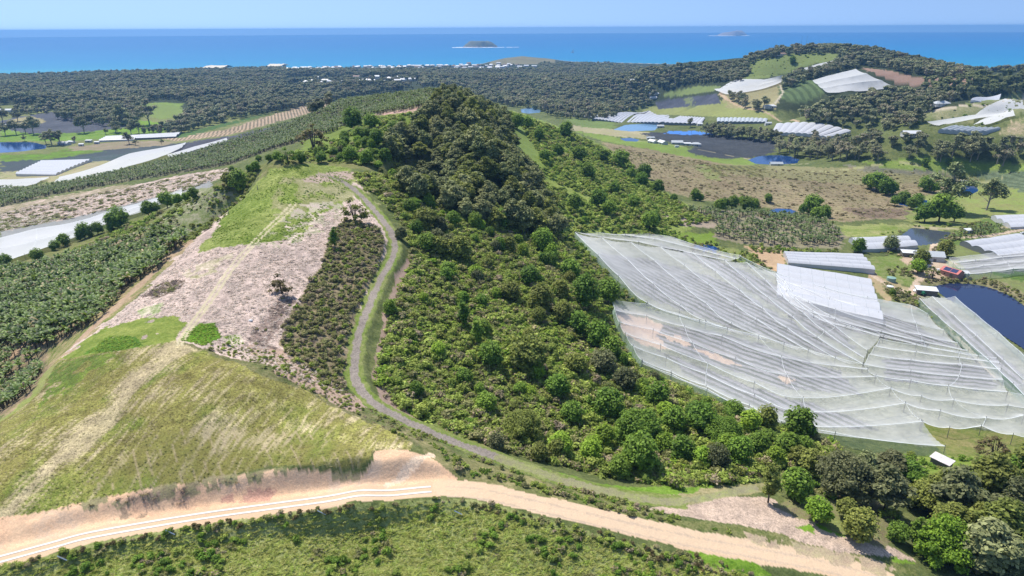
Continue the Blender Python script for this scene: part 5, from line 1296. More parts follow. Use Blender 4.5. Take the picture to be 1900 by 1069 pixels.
# ------------------------------------------------------------------ simple surface materials
def plain(name, c, rough=0.6, spec=0.3, var=0.25, scale=1.5, metal=0.0, trans=0.0):
    m, t, bs, L = mat(name)
    ge = nn(t, 'ShaderNodeNewGeometry'); no = nn(t, 'ShaderNodeTexNoise', i_Scale=scale, i_Detail=4.0, i_Roughness=0.65); L.new(ge.outputs['Position'], no.inputs['Vector'])
    f = math_(t, 'MULTIPLY_ADD', math_(t, 'SUBTRACT', no.outputs['Fac'], 0.5), var * 2, 1.0)
    vm = nn(t, 'ShaderNodeVectorMath', operation='SCALE'); vm.inputs[0].default_value = c; L.new(f, vm.inputs['Scale'])
    L.new(vm.outputs[0], bs.inputs['Base Color'])
    bs.inputs['Roughness'].default_value = rough; bs.inputs['Specular IOR Level'].default_value = spec; bs.inputs['Metallic'].default_value = metal
    if trans:
        tr = nn(t, 'ShaderNodeBsdfTranslucent'); L.new(vm.outputs[0], tr.inputs[0]); mx = nn(t, 'ShaderNodeMixShader'); mx.inputs[0].default_value = trans
        L.new(bs.outputs[0], mx.inputs[1]); L.new(tr.outputs[0], mx.inputs[2]); L.new(mx.outputs[0], t.nodes['Material Output'].inputs[0])
    return m

def net_mat(name, cover, c):
    """woven net: the slanting view passes more threads"""
    m, t, bs, L = mat(name)
    ge = nn(t, 'ShaderNodeNewGeometry')
    dp = nn(t, 'ShaderNodeVectorMath', operation='DOT_PRODUCT'); L.new(ge.outputs['Normal'], dp.inputs[0]); L.new(ge.outputs['Incoming'], dp.inputs[1])
    co = math_(t, 'MAXIMUM', math_(t, 'ABSOLUTE', dp.outputs['Value']), 0.12)
    no = nn(t, 'ShaderNodeTexNoise', i_Scale=0.12, i_Detail=4.0); L.new(ge.outputs['Position'], no.inputs['Vector'])
    k = math_(t, 'MULTIPLY_ADD', no.outputs['Fac'], 0.16 + 0.5 * (cover > 0.5), cover - 0.08 - 0.25 * (cover > 0.5))
    al = math_(t, 'SUBTRACT', 1.0, math_(t, 'POWER', math_(t, 'SUBTRACT', 1.0, k), math_(t, 'DIVIDE', 1.0, co)))
    df = nn(t, 'ShaderNodeBsdfDiffuse'); df.inputs[0].default_value = c + (1,)
    tr = nn(t, 'ShaderNodeBsdfTranslucent'); tr.inputs[0].default_value = c + (1,)
    mx = nn(t, 'ShaderNodeMixShader'); mx.inputs[0].default_value = 0.4; L.new(df.outputs[0], mx.inputs[1]); L.new(tr.outputs[0], mx.inputs[2])
    tp = nn(t, 'ShaderNodeBsdfTransparent'); m2 = nn(t, 'ShaderNodeMixShader')
    L.new(al, m2.inputs[0]); L.new(tp.outputs[0], m2.inputs[1]); L.new(mx.outputs[0], m2.inputs[2]); L.new(m2.outputs[0], t.nodes['Material Output'].inputs[0])
    t.nodes.remove(bs)
    return m
N_CLEAR = net_mat('net_open', 0.15, (0.82, 0.82, 0.82)); N_SIDE = net_mat('net_side', 0.2, (0.50, 0.66, 0.52)); N_WHITE = net_mat('net_white', 0.66, (0.74, 0.74, 0.73))
M_WHITE = plain('white_webbing', (0.70, 0.73, 0.72), 0.8, var=0.1); M_POST = plain('grey_post', (0.20, 0.20, 0.18), 0.8); M_PLASTIC = plain('tunnel_film', (0.60, 0.60, 0.61), 0.4, 0.4, var=0.12, scale=0.4, trans=0.15)
M_FILM_DULL = plain('tunnel_film_dull', (0.42, 0.45, 0.46), 0.45, 0.4, var=0.2, scale=0.4); M_GUTTER = plain('gutter_grey', (0.30, 0.31, 0.32)); M_DARKSIDE = plain('shade_cloth', (0.16, 0.17, 0.17))
M_ROOFW = plain('roof_white', (0.66, 0.66, 0.65), 0.45, var=0.12); M_ROOFG = plain('roof_grey', (0.48, 0.50, 0.50), 0.4, var=0.2); M_ROOFR = plain('roof_red', (0.50, 0.13, 0.11), 0.5); M_ROOFB = plain('roof_brown', (0.25, 0.17, 0.13), 0.7)
M_WALL = plain('wall_pale', (0.62, 0.60, 0.55), 0.8); M_WALLD = plain('wall_dark', (0.16, 0.15, 0.14), 0.8); M_WALLM = plain('wall_metal', (0.45, 0.47, 0.48), 0.4); M_GLASS = plain('window_dark', (0.03, 0.035, 0.045), 0.15, 0.6)
M_SOLAR = plain('solar_cells', (0.015, 0.025, 0.09), 0.2, 0.6, var=0.4, scale=0.9); M_TANK = plain('tank_green', (0.22, 0.34, 0.29), 0.6); M_CONC = plain('concrete', (0.68, 0.65, 0.59), 0.9, 0.1, var=0.3, scale=0.8)
M_CARW = plain('car_paint_white', (0.78, 0.78, 0.78), 0.25, 0.5, var=0.03); M_CARR = plain('car_paint_red', (0.45, 0.05, 0.04), 0.3, 0.5, var=0.03); M_CARD = plain('car_paint_dark', (0.05, 0.055, 0.07), 0.25, 0.5, var=0.03)
M_TYRE = plain('tyre_rubber', (0.03, 0.03, 0.03), 0.8); M_GREENP = plain('tractor_green', (0.03, 0.20, 0.10), 0.4); M_ROCK = plain('shore_rock', (0.33, 0.27, 0.24), 0.9, var=0.35, scale=0.02); M_SURF = plain('surf_white', (0.85, 0.88, 0.88), 0.7, var=0.1, scale=0.05)
M_HEATH = plain('island_heath', (0.15, 0.15, 0.095), 0.9, var=0.4, scale=0.02); M_SAND = plain('beach_sand', (0.68, 0.60, 0.46), 0.9)

def box(x0, x1, y0, y1, z0, z1):
    V = np.array([(x, y, z) for z in (z0, z1) for y in (y0, y1) for x in (x0, x1)], float)
    return V, np.array([(0, 2, 3, 1), (4, 5, 7, 6), (0, 1, 5, 4), (2, 6, 7, 3), (0, 4, 6, 2), (1, 3, 7, 5)])

def cyl(c, r, h, seg=12, r2=None):
    r2 = r if r2 is None else r2
    V = [(c[0] + q * math.cos(2 * math.pi * k / seg), c[1] + q * math.sin(2 * math.pi * k / seg), z) for q, z in ((r, c[2]), (r2, c[2] + h)) for k in range(seg)]
    F = [(k, (k + 1) % seg, seg + (k + 1) % seg, seg + k) for k in range(seg)] + [tuple(range(seg, 2 * seg))]
    return V, F

def mk(name, parts, m, parent=None, smooth=False):
    V = []; F = []
    for v, f in parts:
        k = len(V); V += [tuple(q) for q in v]; F += [tuple(int(i) + k for i in g) for g in f]
    return link(name, mesh_np(name, V, F, m, smooth=smooth), parent)

def empty(name, x, y, z, rz=0):
    e = bpy.data.objects.new(name, None); COL.objects.link(e); e.location = (x, y, z); e.rotation_euler = (0, 0, rz); e.empty_display_size = 0.5
    return e

# ------------------------------------------------------------------ net canopies on posts and cables
def canopy(label, ribs, h=4.2, nm=None, sag=1.0, along=0.35, sides=(), group=None, posts=True, ps=1, ribbon=0.24, cross=True):
    nm = nm or N_CLEAR
    G = np.array([[hit(u, v, h) for u, v in rib] for rib in ribs])          # ribs x posts x 3
    ni, nj = G.shape[:2]
    if not posts:      # far blankets: smooth their lie over the rolling ground
        for i in range(ni):
            r_ = np.hypot(G[i, :, 0], G[i, :, 1]); t_ = np.arctan2(G[i, :, 0], G[i, :, 1]); k_ = np.arange(nj)
            f_ = np.exp(np.polyval(np.polyfit(k_, np.log(r_), 1), k_)); sl = (G[i, :, 2] - CAM_H) / r_; f_ = f_ * 0.7 + r_ * 0.3
            G[i, :, 0] = f_ * np.sin(t_); G[i, :, 1] = f_ * np.cos(t_); G[i, :, 2] = CAM_H + sl * f_
    o = G[0, 0] * [1, 1, 0]
    root = empty('net_canopy', o[0], o[1], 0); tag(root, label, 'net canopy', group)
    SA, SB = (12, 6)
    def pt(a, b):
        i = min(int(a), ni - 2) if ni > 1 else 0; j = min(int(b), nj - 2); f, g = a - i, b - j
        def cr(q, j, g):     # smooth along the cable
            p0, p1, p2, p3 = q[max(j - 1, 0)], q[j], q[j + 1], q[min(j + 2, nj - 1)]
            return 0.5 * (2 * p1 + (p2 - p0) * g + (2 * p0 - 5 * p1 + 4 * p2 - p3) * g * g + (p3 - 3 * p2 + 3 * p1 - p0) * g ** 3)
        p = cr(G[i], j, g) * (1 - f) + cr(G[i + 1], j, g) * f
        p = p.copy(); p[2] -= 1.35 * sag * 4 * f * (1 - f) * (0.75 + 0.25 * math.cos(g * 6.28)) + along * 4 * g * (1 - g) - (0.13 if int(round(f * SA)) % 2 else -0.13) * (0 < f < 1)
        return p
    V = []; na, nb = (ni - 1) * SA + 1, (nj - 1) * SB + 1
    for a_ in range(na):
        for b_ in range(nb): V.append(pt(a_ / SA, b_ / SB))
    V = np.array(V); V[:, 2] = np.maximum(V[:, 2], ground(V[:, 0], V[:, 1]) + (1.6 if posts else 0.6))
    F = np.array([(a_ * nb + b_, a_ * nb + b_ + 1, (a_ + 1) * nb + b_ + 1, (a_ + 1) * nb + b_) for a_ in range(na - 1) for b_ in range(nb - 1)])
    VV = V.reshape(na, nb, 3)
    link('net_sheet', mesh_np('net_sheet', V - o, F, nm, smooth=True), root)
    def strip(line, w, up_=0.06):
        P_ = np.array(line); d = np.gradient(P_, axis=0); s = np.stack([-d[:, 1], d[:, 0], 0 * d[:, 0]], 1); s /= np.linalg.norm(s, axis=1, keepdims=True) + 1e-9
        a_, b_ = P_ + s * w / 2 + [0, 0, up_], P_ - s * w / 2 + [0, 0, up_]; n_ = len(P_); low = P_ + [0, 0, up_ - w * 0.35]
        v = np.concatenate([a_, b_, low]) - o
        f = [(i, i + 1, n_ + i + 1, n_ + i) for i in range(n_ - 1)] + [(n_ + i, n_ + i + 1, 2 * n_ + i + 1, 2 * n_ + i) for i in range(n_ - 1)] + [(2 * n_ + i, 2 * n_ + i + 1, i + 1, i) for i in range(n_ - 1)]
        return v, f
    for i in range(ni): mk('cable', [strip(VV[i * SA], ribbon)], M_WHITE, root)
    if cross:
        for j in range(0, nj, 2): mk('cross_wire', [strip(VV[:, j * SB], ribbon * 0.45)], M_WHITE, root)
    if posts:
        for i in range(0, ni, ps):
            for j in range(0, nj):
                p = VV[i * SA, j * SB]; gz = g1(p[0], p[1])
                mk('post', [cyl((p[0] - o[0], p[1] - o[1], gz - 0.3), 0.13, p[2] - gz + 0.9, 6, 0.1)], M_POST, root)
    for s in sides:      # net walls hanging to the ground
        line = {'first': VV[0], 'last': VV[-1], 'start': VV[:, 0], 'end': VV[:, -1]}[s]
        gz = ground(line[:, 0], line[:, 1]); n_ = len(line); cen = VV.reshape(-1, 3).mean(0)
        outw = line - cen; outw[:, 2] = 0; outw /= np.linalg.norm(outw, axis=1, keepdims=True)
        low = line + outw * 1.3; low[:, 2] = ground(low[:, 0], low[:, 1]) + 0.03
        v = np.concatenate([line, low]) - o
        mk('net_wall', [(v, [(i, i + 1, n_ + i + 1, n_ + i) for i in range(n_ - 1)])], N_SIDE, root)
    return root

canopy('large net canopy draped from the gully edge down toward the middle of the valley', [
 [(1067,431),(1110,473),(1148,512),(1201,562),(1298,594),(1350,608)],
 [(1117,441),(1165,482),(1213,527),(1262,566),(1309,595),(1408,623)],
 [(1170,449),(1215,484),(1262,524),(1310,563),(1357,600),(1455,637)],
 [(1225,458),(1270,492),(1315,527),(1362,563),(1404,592),(1500,650)],
 [(1285,468),(1328,503),(1372,538),(1415,572),(1460,608),(1550,664)],
 [(1345,483),(1385,518),(1425,552),(1470,587),(1516,625),(1601,675)]], sides=('first',), along=0.5)
canopy('narrow bright net canopy along the top edge of the large one', [
 [(1067,430),(1117,440),(1185,449),(1258,464),(1345,482)],
 [(1110,431),(1160,436),(1215,443),(1280,458),(1365,480)],
 [(1160,434),(1205,434),(1245,439),(1305,458),(1375,474)]], nm=N_CLEAR, sag=0.7, sides=())
canopy('net canopy in the centre of the valley with ribs fanning to one corner', [
 [(1345,483),(1385,518),(1425,552),(1470,587),(1516,625),(1601,675)],
 [(1385,486),(1420,519),(1452,550),(1490,580),(1530,614),(1604,664)],
 [(1440,507),(1458,530),(1475,552),(1508,576),(1550,606),(1610,650)],
 [(1455,520),(1470,540),(1500,560),(1540,585),(1580,605),(1633,624)]], sag=0.8)
canopy('net canopy with long arched bays below the white tunnels', [
 [(1372,474),(1440,505),(1530,533),(1610,551),(1690,566),(1722,582)],
 [(1440,507),(1455,520),(1540,552),(1630,580),(1700,600),(1752,612)],
 [(1441,512),(1459,540),(1550,574),(1640,602),(1710,622),(1778,636)],
 [(1442,520),(1465,560),(1550,592),(1635,615),(1715,633),(1797,650)],
 [(1445,525),(1510,585),(1570,605),(1640,622),(1720,642),(1815,660)]], sides=('first',), sag=1.1)
canopy('net canopy over fruit rows dotted with small white bags', [
 [(1633,628),(1700,640),(1780,652),(1850,664)],
 [(1623,642),(1700,653),(1780,663),(1855,672)],
 [(1613,657),(1690,668),(1785,676),(1858,685)],
 [(1603,676),(1690,688),(1780,698),(1862,704)],
 [(1625,697),(1690,706),(1760,716),(1870,727)]], sag=0.8)
canopy('grassy-floored net canopy at the right edge, with scalloped lower hem', [
 [(1625,697),(1690,706),(1760,716),(1870,727),(1960,735)],
 [(1653,719),(1710,735),(1770,742),(1870,752),(1960,756)],
 [(1680,747),(1745,762),(1830,775),(1900,770),(1970,762)],
 [(1710,780),(1762,793),(1821,790),(1880,806),(1970,812)]], sag=0.9, along=0.9)
canopy('lowest net canopy, nearest the camera, over bare orange soil and weed mat rows', [
 [(1138,556),(1199,564),(1260,582),(1310,597),(1408,623),(1603,676)],
 [(1142,576),(1200,586),(1270,606),(1340,624),(1450,662),(1610,684)],
 [(1150,598),(1212,612),(1285,636),(1365,665),(1460,695),(1625,698)],
 [(1161,618),(1226,640),(1313,674),(1400,710),(1490,738),(1653,720)],
 [(1175,642),(1236,664),(1310,694),(1400,733),(1500,764),(1680,748)],
 [(1191,668),(1245,690),(1310,716),(1390,752),(1490,790),(1712,782)],
 [(1192,670),(1246,694),(1312,722),(1400,762),(1550,803),(1754,828)]], sides=('last', 'start'), along=0.5, sag=0.9)
canopy('long narrow net canopy following the bank of the big dam', [
 [(1706,553),(1740,586),(1785,624),(1835,668),(1880,712),(1930,760)],
 [(1730,550),(1770,585),(1812,622),(1862,668),(1905,708),(1960,755)],
 [(1772,550),(1810,582),(1852,616),(1890,650),(1925,682),(1980,740)]], sides=('last', 'first'), sag=0.8)
canopy('stepped net canopy behind the red-roofed shed', [
 [(1762,478),(1800,474),(1850,468),(1940,460)],
 [(1770,487),(1810,483),(1860,477),(1940,470)],
 [(1782,498),(1825,493),(1870,487),(1940,480)],
 [(1797,508),(1840,504),(1880,499),(1940,494)]], sides=('last', 'start'), sag=0.7)
LG = 'white net strips in the left valley'
canopy('broad white net strip running down behind the banana slope at the left', [
 [(-60,458),(0,441),(67,424),(145,410),(209,389),(269,373),(337,351)],
 [(-60,478),(0,462),(67,446),(145,424),(207,398),(267,381),(337,356)],
 [(-60,505),(0,486),(45,472),(145,436),(203,411),(263,390),(337,361)]], nm=N_WHITE, sag=1.9, h=3.6, ribbon=0.4)
canopy('white net strip below the far banana slope', [
 [(110,328),(177,310),(240,285),(310,272),(345,264)],
 [(104,333),(170,320),(240,297),(305,280),(340,269)],
 [(98,338),(160,330),(240,308),(300,290),(335,274)]], nm=N_WHITE, sag=0.8, h=3)
canopy('thin white net strip at the upper end of the far banana slope', [[(310,287),(360,272),(420,256)], [(317,292),(365,277),(424,261)]], nm=N_WHITE, sag=0.5, h=3)
canopy('pale grey net block at the left edge below the white tunnel block', [
 [(-60,334),(0,333),(50,331),(92,328)], [(-60,345),(0,343),(40,339),(76,335)], [(-60,360),(0,355),(30,349),(60,342)]], nm=N_WHITE, sag=0.6, h=3)
canopy('white net blanket on the face of the right-hand hill', [
 [(1508,149),(1535,141),(1563,134),(1588,128)], [(1517,156),(1550,148),(1582,142),(1608,136)], [(1526,164),(1565,157),(1602,152),(1636,149)], [(1538,172),(1580,170),(1620,167),(1664,161)]], nm=N_WHITE, sag=1.2, h=4, ribbon=0.9, posts=False)
canopy('white net strip curving up the hill below the green paddock', [
 [(1325,165),(1370,160),(1410,150),(1452,139)], [(1335,170),(1385,164),(1420,155),(1455,146)], [(1352,175),(1400,168),(1430,160),(1452,151)]], nm=N_WHITE, sag=0.9, h=4, posts=False)
canopy('white net strip near the top of the hill between tree belts', [[(1488,127),(1520,118),(1551,111)], [(1494,132),(1526,122),(1556,114)]], nm=N_WHITE, sag=0.6, h=4, posts=False)
canopy('long white net strip crossing the far right slope', [[(1720,226),(1800,214),(1860,206),(1940,197)], [(1742,233),(1810,220),(1870,211),(1940,203)]], nm=N_WHITE, sag=0.7, h=3, posts=False)
canopy('grey-white net block under the long strip on the far right slope', [[(1803,233),(1820,223),(1838,214),(1873,206)], [(1830,231),(1850,225),(1866,218),(1884,214)]], nm=N_WHITE, sag=0.8, h=3, posts=False)

# ------------------------------------------------------------------ plastic tunnels
def tunnels(label, a, b, c, d, n, eave=2.2, rise=1.6, film=None, side=None, group=None, hoops=True, name='polytunnel'):
    """a-b: the end with the n arches, a-d and b-c: the long sides (feet on the ground, in photo pixels)"""
    A_, B_, C_, D_ = [hit(*q) for q in (a, b, c, d)]
    o = (A_ + B_ + C_ + D_) / 4
    root = empty(name, o[0], o[1], o[2]); tag(root, label, 'polytunnel', group)
    film = film or M_PLASTIC; SEG, LN = 8, 8
    def base(s, t):
        p = (A_ * (1 - s) + B_ * s) * (1 - t) + (D_ * (1 - s) + C_ * s) * t
        return p
    NB = np.array([[g1(*base(min(kk / (2 * n), 1), i / LN)[:2]) for i in range(LN + 1)] for kk in range(2 * n + 1)])
    NB = NB * 0.5 + NB.mean(0)[None] * 0.25 + NB.mean(1)[:, None] * 0.25
    def gb(k, i): return max(NB[int(round(2 * k))][i], NB[max(int(round(2 * k)) - 1, 0)][i])
    cov = []; gut = []; hp = []; ends = []
    for k in range(n):
        V = []; 
        for i in range(LN + 1):
            for q in range(SEG + 1):
                p = base((k + q / SEG) / n, i / LN); an = math.pi * q / SEG
                p[2] = gb(k + 0.5, i) * (1 - abs(q / SEG - 0.5)) + (gb(k, i) if q < SEG / 2 else gb(k + 1, i)) * abs(q / SEG - 0.5)
                V.append(p - o + [0, 0, eave + rise * math.sin(an) ** 0.8])
        F = [(i * (SEG + 1) + q, (i + 1) * (SEG + 1) + q, (i + 1) * (SEG + 1) + q + 1, i * (SEG + 1) + q + 1) for i in range(LN) for q in range(SEG)]
        cov.append((V, F))
        for i in (0, LN):
            W = [V[i * (SEG + 1) + q] for q in range(SEG + 1)]; p, r_ = W[0] - [0, 0, eave + 0.6], W[-1] - [0, 0, eave + 0.6]
            ends.append(([p] + W + [r_], [tuple(range(SEG + 3))]))
        if hoops:
            for i in range(LN + 1):
                W = [V[i * (SEG + 1) + q] + [0, 0, 0.05] for q in range(SEG + 1)]
                dv = (base(0.5, 1) - base(0.5, 0)); dv = dv / np.linalg.norm(dv) * 0.14; dv[2] = 0
                hp.append(([w - dv for w in W] + [w + dv for w in W], [(q, q + 1, SEG + 2 + q, SEG + 1 + q) for q in range(SEG)]))
        g0 = [base(k / n, i / LN) * [1, 1, 0] - o + [0, 0, gb(k, i) + eave + 0.04] for i in range(LN + 1)]
        sv = (B_ - A_) / np.linalg.norm(B_ - A_) * 0.22
        gut.append(([g - sv for g in g0] + [g + sv + [0, 0, 0.1] for g in g0], [(i, i + 1, LN + 2 + i, LN + 1 + i) for i in range(LN)]))
    mk('cover', cov, film, root, smooth=True); mk('end_wall', ends[::2], side or film, root); mk('end_wall', ends[1::2], side or film, root); mk('gutter', gut, M_GUTTER, root)
    if hoops: mk('hoop', hp, M_WALLM, root)
    for s in (0, 1):
        W = [base(s, i / LN) * [1, 1, 0] - o + [0, 0, gb(s * n, i)] for i in range(LN + 1)]
        mk('side_wall', [([w + [0, 0, -0.6] for w in W] + [w + [0, 0, eave] for w in W], [(i, i + 1, LN + 2 + i, LN + 1 + i) for i in range(LN)])], side or film, root)
    return root
tunnels('white plastic tunnel block of five long bays beside the nets', (1441,553), (1441,495), (1612,527), (1637,603), 5, 2.6, 1.5, hoops=True)
tunnels('smaller white tunnel block stepping down behind the five-bay block', (1462,493), (1453,475), (1595,480), (1622,510), 4, 2.6, 1.4)
tunnels('double white tunnel with grey side walls by the grey dam', (1574,449), (1600,468), (1702,462), (1678,446), 2, 2.6, 2.0, side=M_FILM_DULL)
tunnels('open-sided triple tunnel above the stepped net canopy', (1780,455), (1850,482), (1960,470), (1880,442), 3, 2.8, 1.8, side=M_DARKSIDE)
tunnels('row of pale tunnels with green ends at the right edge', (1838,407), (1875,425), (1990,420), (1950,402), 3, 2.4, 1.8)
tunnels('striped white tunnel block beside the orange track in the left valley', (30,327), (80,304), (171,300), (104,326), 9, 2.6, 1.6)
tunnels('long white tunnel roof left of the orchard rows, left half', (184,264), (199,256), (262,253), (250,261), 4, 2.6, 1.6)
tunnels('long white tunnel roof left of the orchard rows, right half', (250,260), (264,253), (337,248), (327,256), 2, 2.8, 1.8, side=M_DARKSIDE)
tunnels('leftmost small netted tunnel block on the plain', (1062,217), (1100,221), (1117,215), (1072,213), 5, 2.6, 1.4, film=M_FILM_DULL, side=M_DARKSIDE, hoops=False)
tunnels('netted tunnel block on the plain, second from the left', (1098,224), (1154,228), (1204,215), (1143,212), 9, 3, 1.5, film=M_PLASTIC, side=M_DARKSIDE, hoops=False)
tunnels('netted tunnel block on the plain behind the pale blue dam', (1161,227), (1222,232), (1258,219), (1204,216), 9, 3, 1.5, film=M_PLASTIC, side=M_DARKSIDE, hoops=False)
tunnels('netted tunnel block on the plain behind the lone gum', (1227,232), (1300,233), (1308,221), (1260,219), 9, 3, 1.5, film=M_PLASTIC, side=M_DARKSIDE, hoops=False)
tunnels('low strip of tunnels between the windbreak and the hill paddock', (1330,231), (1422,229), (1424,223), (1330,223), 12, 3, 1.4, film=M_FILM_DULL, side=M_DARKSIDE, hoops=False)
tunnels('brilliant white tunnel block right of the windbreak', (1430,255), (1533,262), (1578,249), (1440,234), 9, 3, 1.5)
tunnels('pale tunnels at the foot of the far right slope', (1740,247), (1830,250), (1856,241), (1768,238), 8, 2.6, 1.8, film=M_FILM_DULL)
tunnels('single long white tunnel high on the far right slope', (1800,191), (1806,187), (1856,184), (1853,188), 1, 3.0, 2.5)

# ------------------------------------------------------------------ sheds, houses, tanks
def shed(label, u, v, L_, W_, H_, yaw, roof=None, wall=None, style='gable', cat='shed', group=None, door=True, win=2, name=None, pitch=0.28, xy=None, over=0.4):
    p = hit(u, v) if xy is None else np.array([xy[0], xy[1], g1(*xy)])
    root = empty(name or cat.replace(' ', '_'), p[0], p[1], p[2], R(yaw)); tag(root, label, cat, group)
    a_, b_ = L_ / 2, W_ / 2; rh = {'gable': b_ * pitch * 2, 'hip': b_ * pitch * 2, 'skillion': 0.0}[style]
    mk('wall', [box(-a_, a_, -b_, b_, -1.2, H_)], wall or M_WALL, root)
    t = 0.12
    if style == 'gable':
        e = over
        V = [(-a_ - e, -b_ - e, H_ - e * pitch), (a_ + e, -b_ - e, H_ - e * pitch), (a_ + e, 0, H_ + rh), (-a_ - e, 0, H_ + rh), (-a_ - e, b_ + e, H_ - e * pitch), (a_ + e, b_ + e, H_ - e * pitch)]
        V += [(x_, y_, z_ + t) for x_, y_, z_ in V]
        F = [(0, 3, 2, 1), (3, 4, 5, 2), (6, 7, 8, 9), (9, 8, 11, 10), (0, 1, 7, 6), (4, 10, 11, 5), (0, 6, 9, 3), (3, 9, 10, 4), (1, 2, 8, 7), (2, 5, 11, 8)]
        mk('roof', [(V, F)], roof or M_ROOFW, root)
        mk('gable_end', [([(s * a_ * 0.995, -b_, H_), (s * a_ * 0.995, b_, H_), (s * a_ * 0.995, 0, H_ + rh)], [(0, 1, 2)]) for s in (-1, 1)], wall or M_WALL, root)
    elif style == 'hip':
        e = over; q = max(a_ - b_, 0.3)
        V = [(-a_ - e, -b_ - e, H_), (a_ + e, -b_ - e, H_), (a_ + e, b_ + e, H_), (-a_ - e, b_ + e, H_), (-q, 0, H_ + rh), (q, 0, H_ + rh)]
        mk('roof', [(V, [(0, 1, 5, 4), (1, 2, 5), (2, 3, 4, 5), (3, 0, 4), (3, 2, 1, 0)])], roof or M_ROOFW, root)
    else:
        e = over; V, F = box(-a_ - e, a_ + e, -b_ - e, b_ + e, H_ + 0.02, H_ + 0.16); V[:, 2] += (V[:, 1] / b_) * 0.25 + 0.25
        mk('roof', [(V, F)], roof or M_ROOFW, root)
    if door: mk('door', [box(-0.9 + a_ * 0.3, 0.9 + a_ * 0.3, -b_ - 0.04, -b_ + 0.02, 0, min(2.2, H_ - 0.2))], M_WALLD, root)
    for k in range(win):
        x = -a_ + L_ * (k + 0.6) / (win + 1.2); mk('window', [box(x - 0.55, x + 0.55, -b_ - 0.05, -b_ + 0.02, 0.9, min(1.9, H_ - 0.3))], M_GLASS, root)
    return root
s_ = shed('farm shed with a red roof, solar panels on its left slope', 1765, 512, 11, 7, 3.2, -62, M_ROOFR, plain('wall_maroon', (0.42,0.24,0.2)), win=1)
for k in range(2): mk('solar_panel', [(lambda V, F: (V + np.outer(V[:, 1] + 0, [0, 0, 0]) + np.array([[0, 0, -abs(v_[1]) * 0.56 + 3.2 + 1.96 + 0.18] for v_ in V]), F))(*box(-4.2 + 4.4 * k, -0.1 + 4.4 * k, -3.2, -0.5, 0, 0.06))], M_SOLAR, s_)
shed('grey metal lean-to beside the green tank', 1786, 513, 6, 4, 2.6, -10, M_ROOFG, M_WALLM, 'skillion', win=0)
shed('big farm shed with a pale grey roof behind the cars', 1722, 482, 17, 9, 3.6, -12, M_ROOFG, M_WALLM, win=1)
shed('white flat carport roof left of the big farm shed', 1690, 475, 12, 6, 2.8, -14, M_ROOFW, M_WALLD, 'skillion', win=0, cat='carport')
shed('small white annex under the tree beside the farm shed', 1702, 488, 6, 3, 2.4, -14, M_ROOFW, M_WALL, 'skillion', win=0)
shed('open pump shed with a white roof on the bank of the big dam', 1717, 545, 11, 6, 3.0, -16, M_ROOFW, M_WALLD, 'skillion', win=0)
shed('tiny white hut by the forked track', 1796, 432, 5, 3.5, 2.4, 10, M_ROOFW, M_WALLM, 'skillion', win=0, cat='hut')
shed('hut with a white roof above the blue dam near the tall gum', 1790, 341, 9, 5, 2.6, -8, M_ROOFW, M_WALLD, win=0, cat='hut')
shed('rusty white corrugated shed among the trees at the lower right', 1745, 866, 5.5, 2.6, 2.6, -58, plain('roof_rusty', (0.62,0.56,0.55), var=0.5, scale=0.7), M_WALLD, 'skillion', win=0)
shed('hoop-roofed greenhouse at the edge of the lined dam', 1440, 307, 15, 7, 2.4, -4, M_FILM_DULL, M_FILM_DULL, win=0, cat='greenhouse', pitch=0.3)
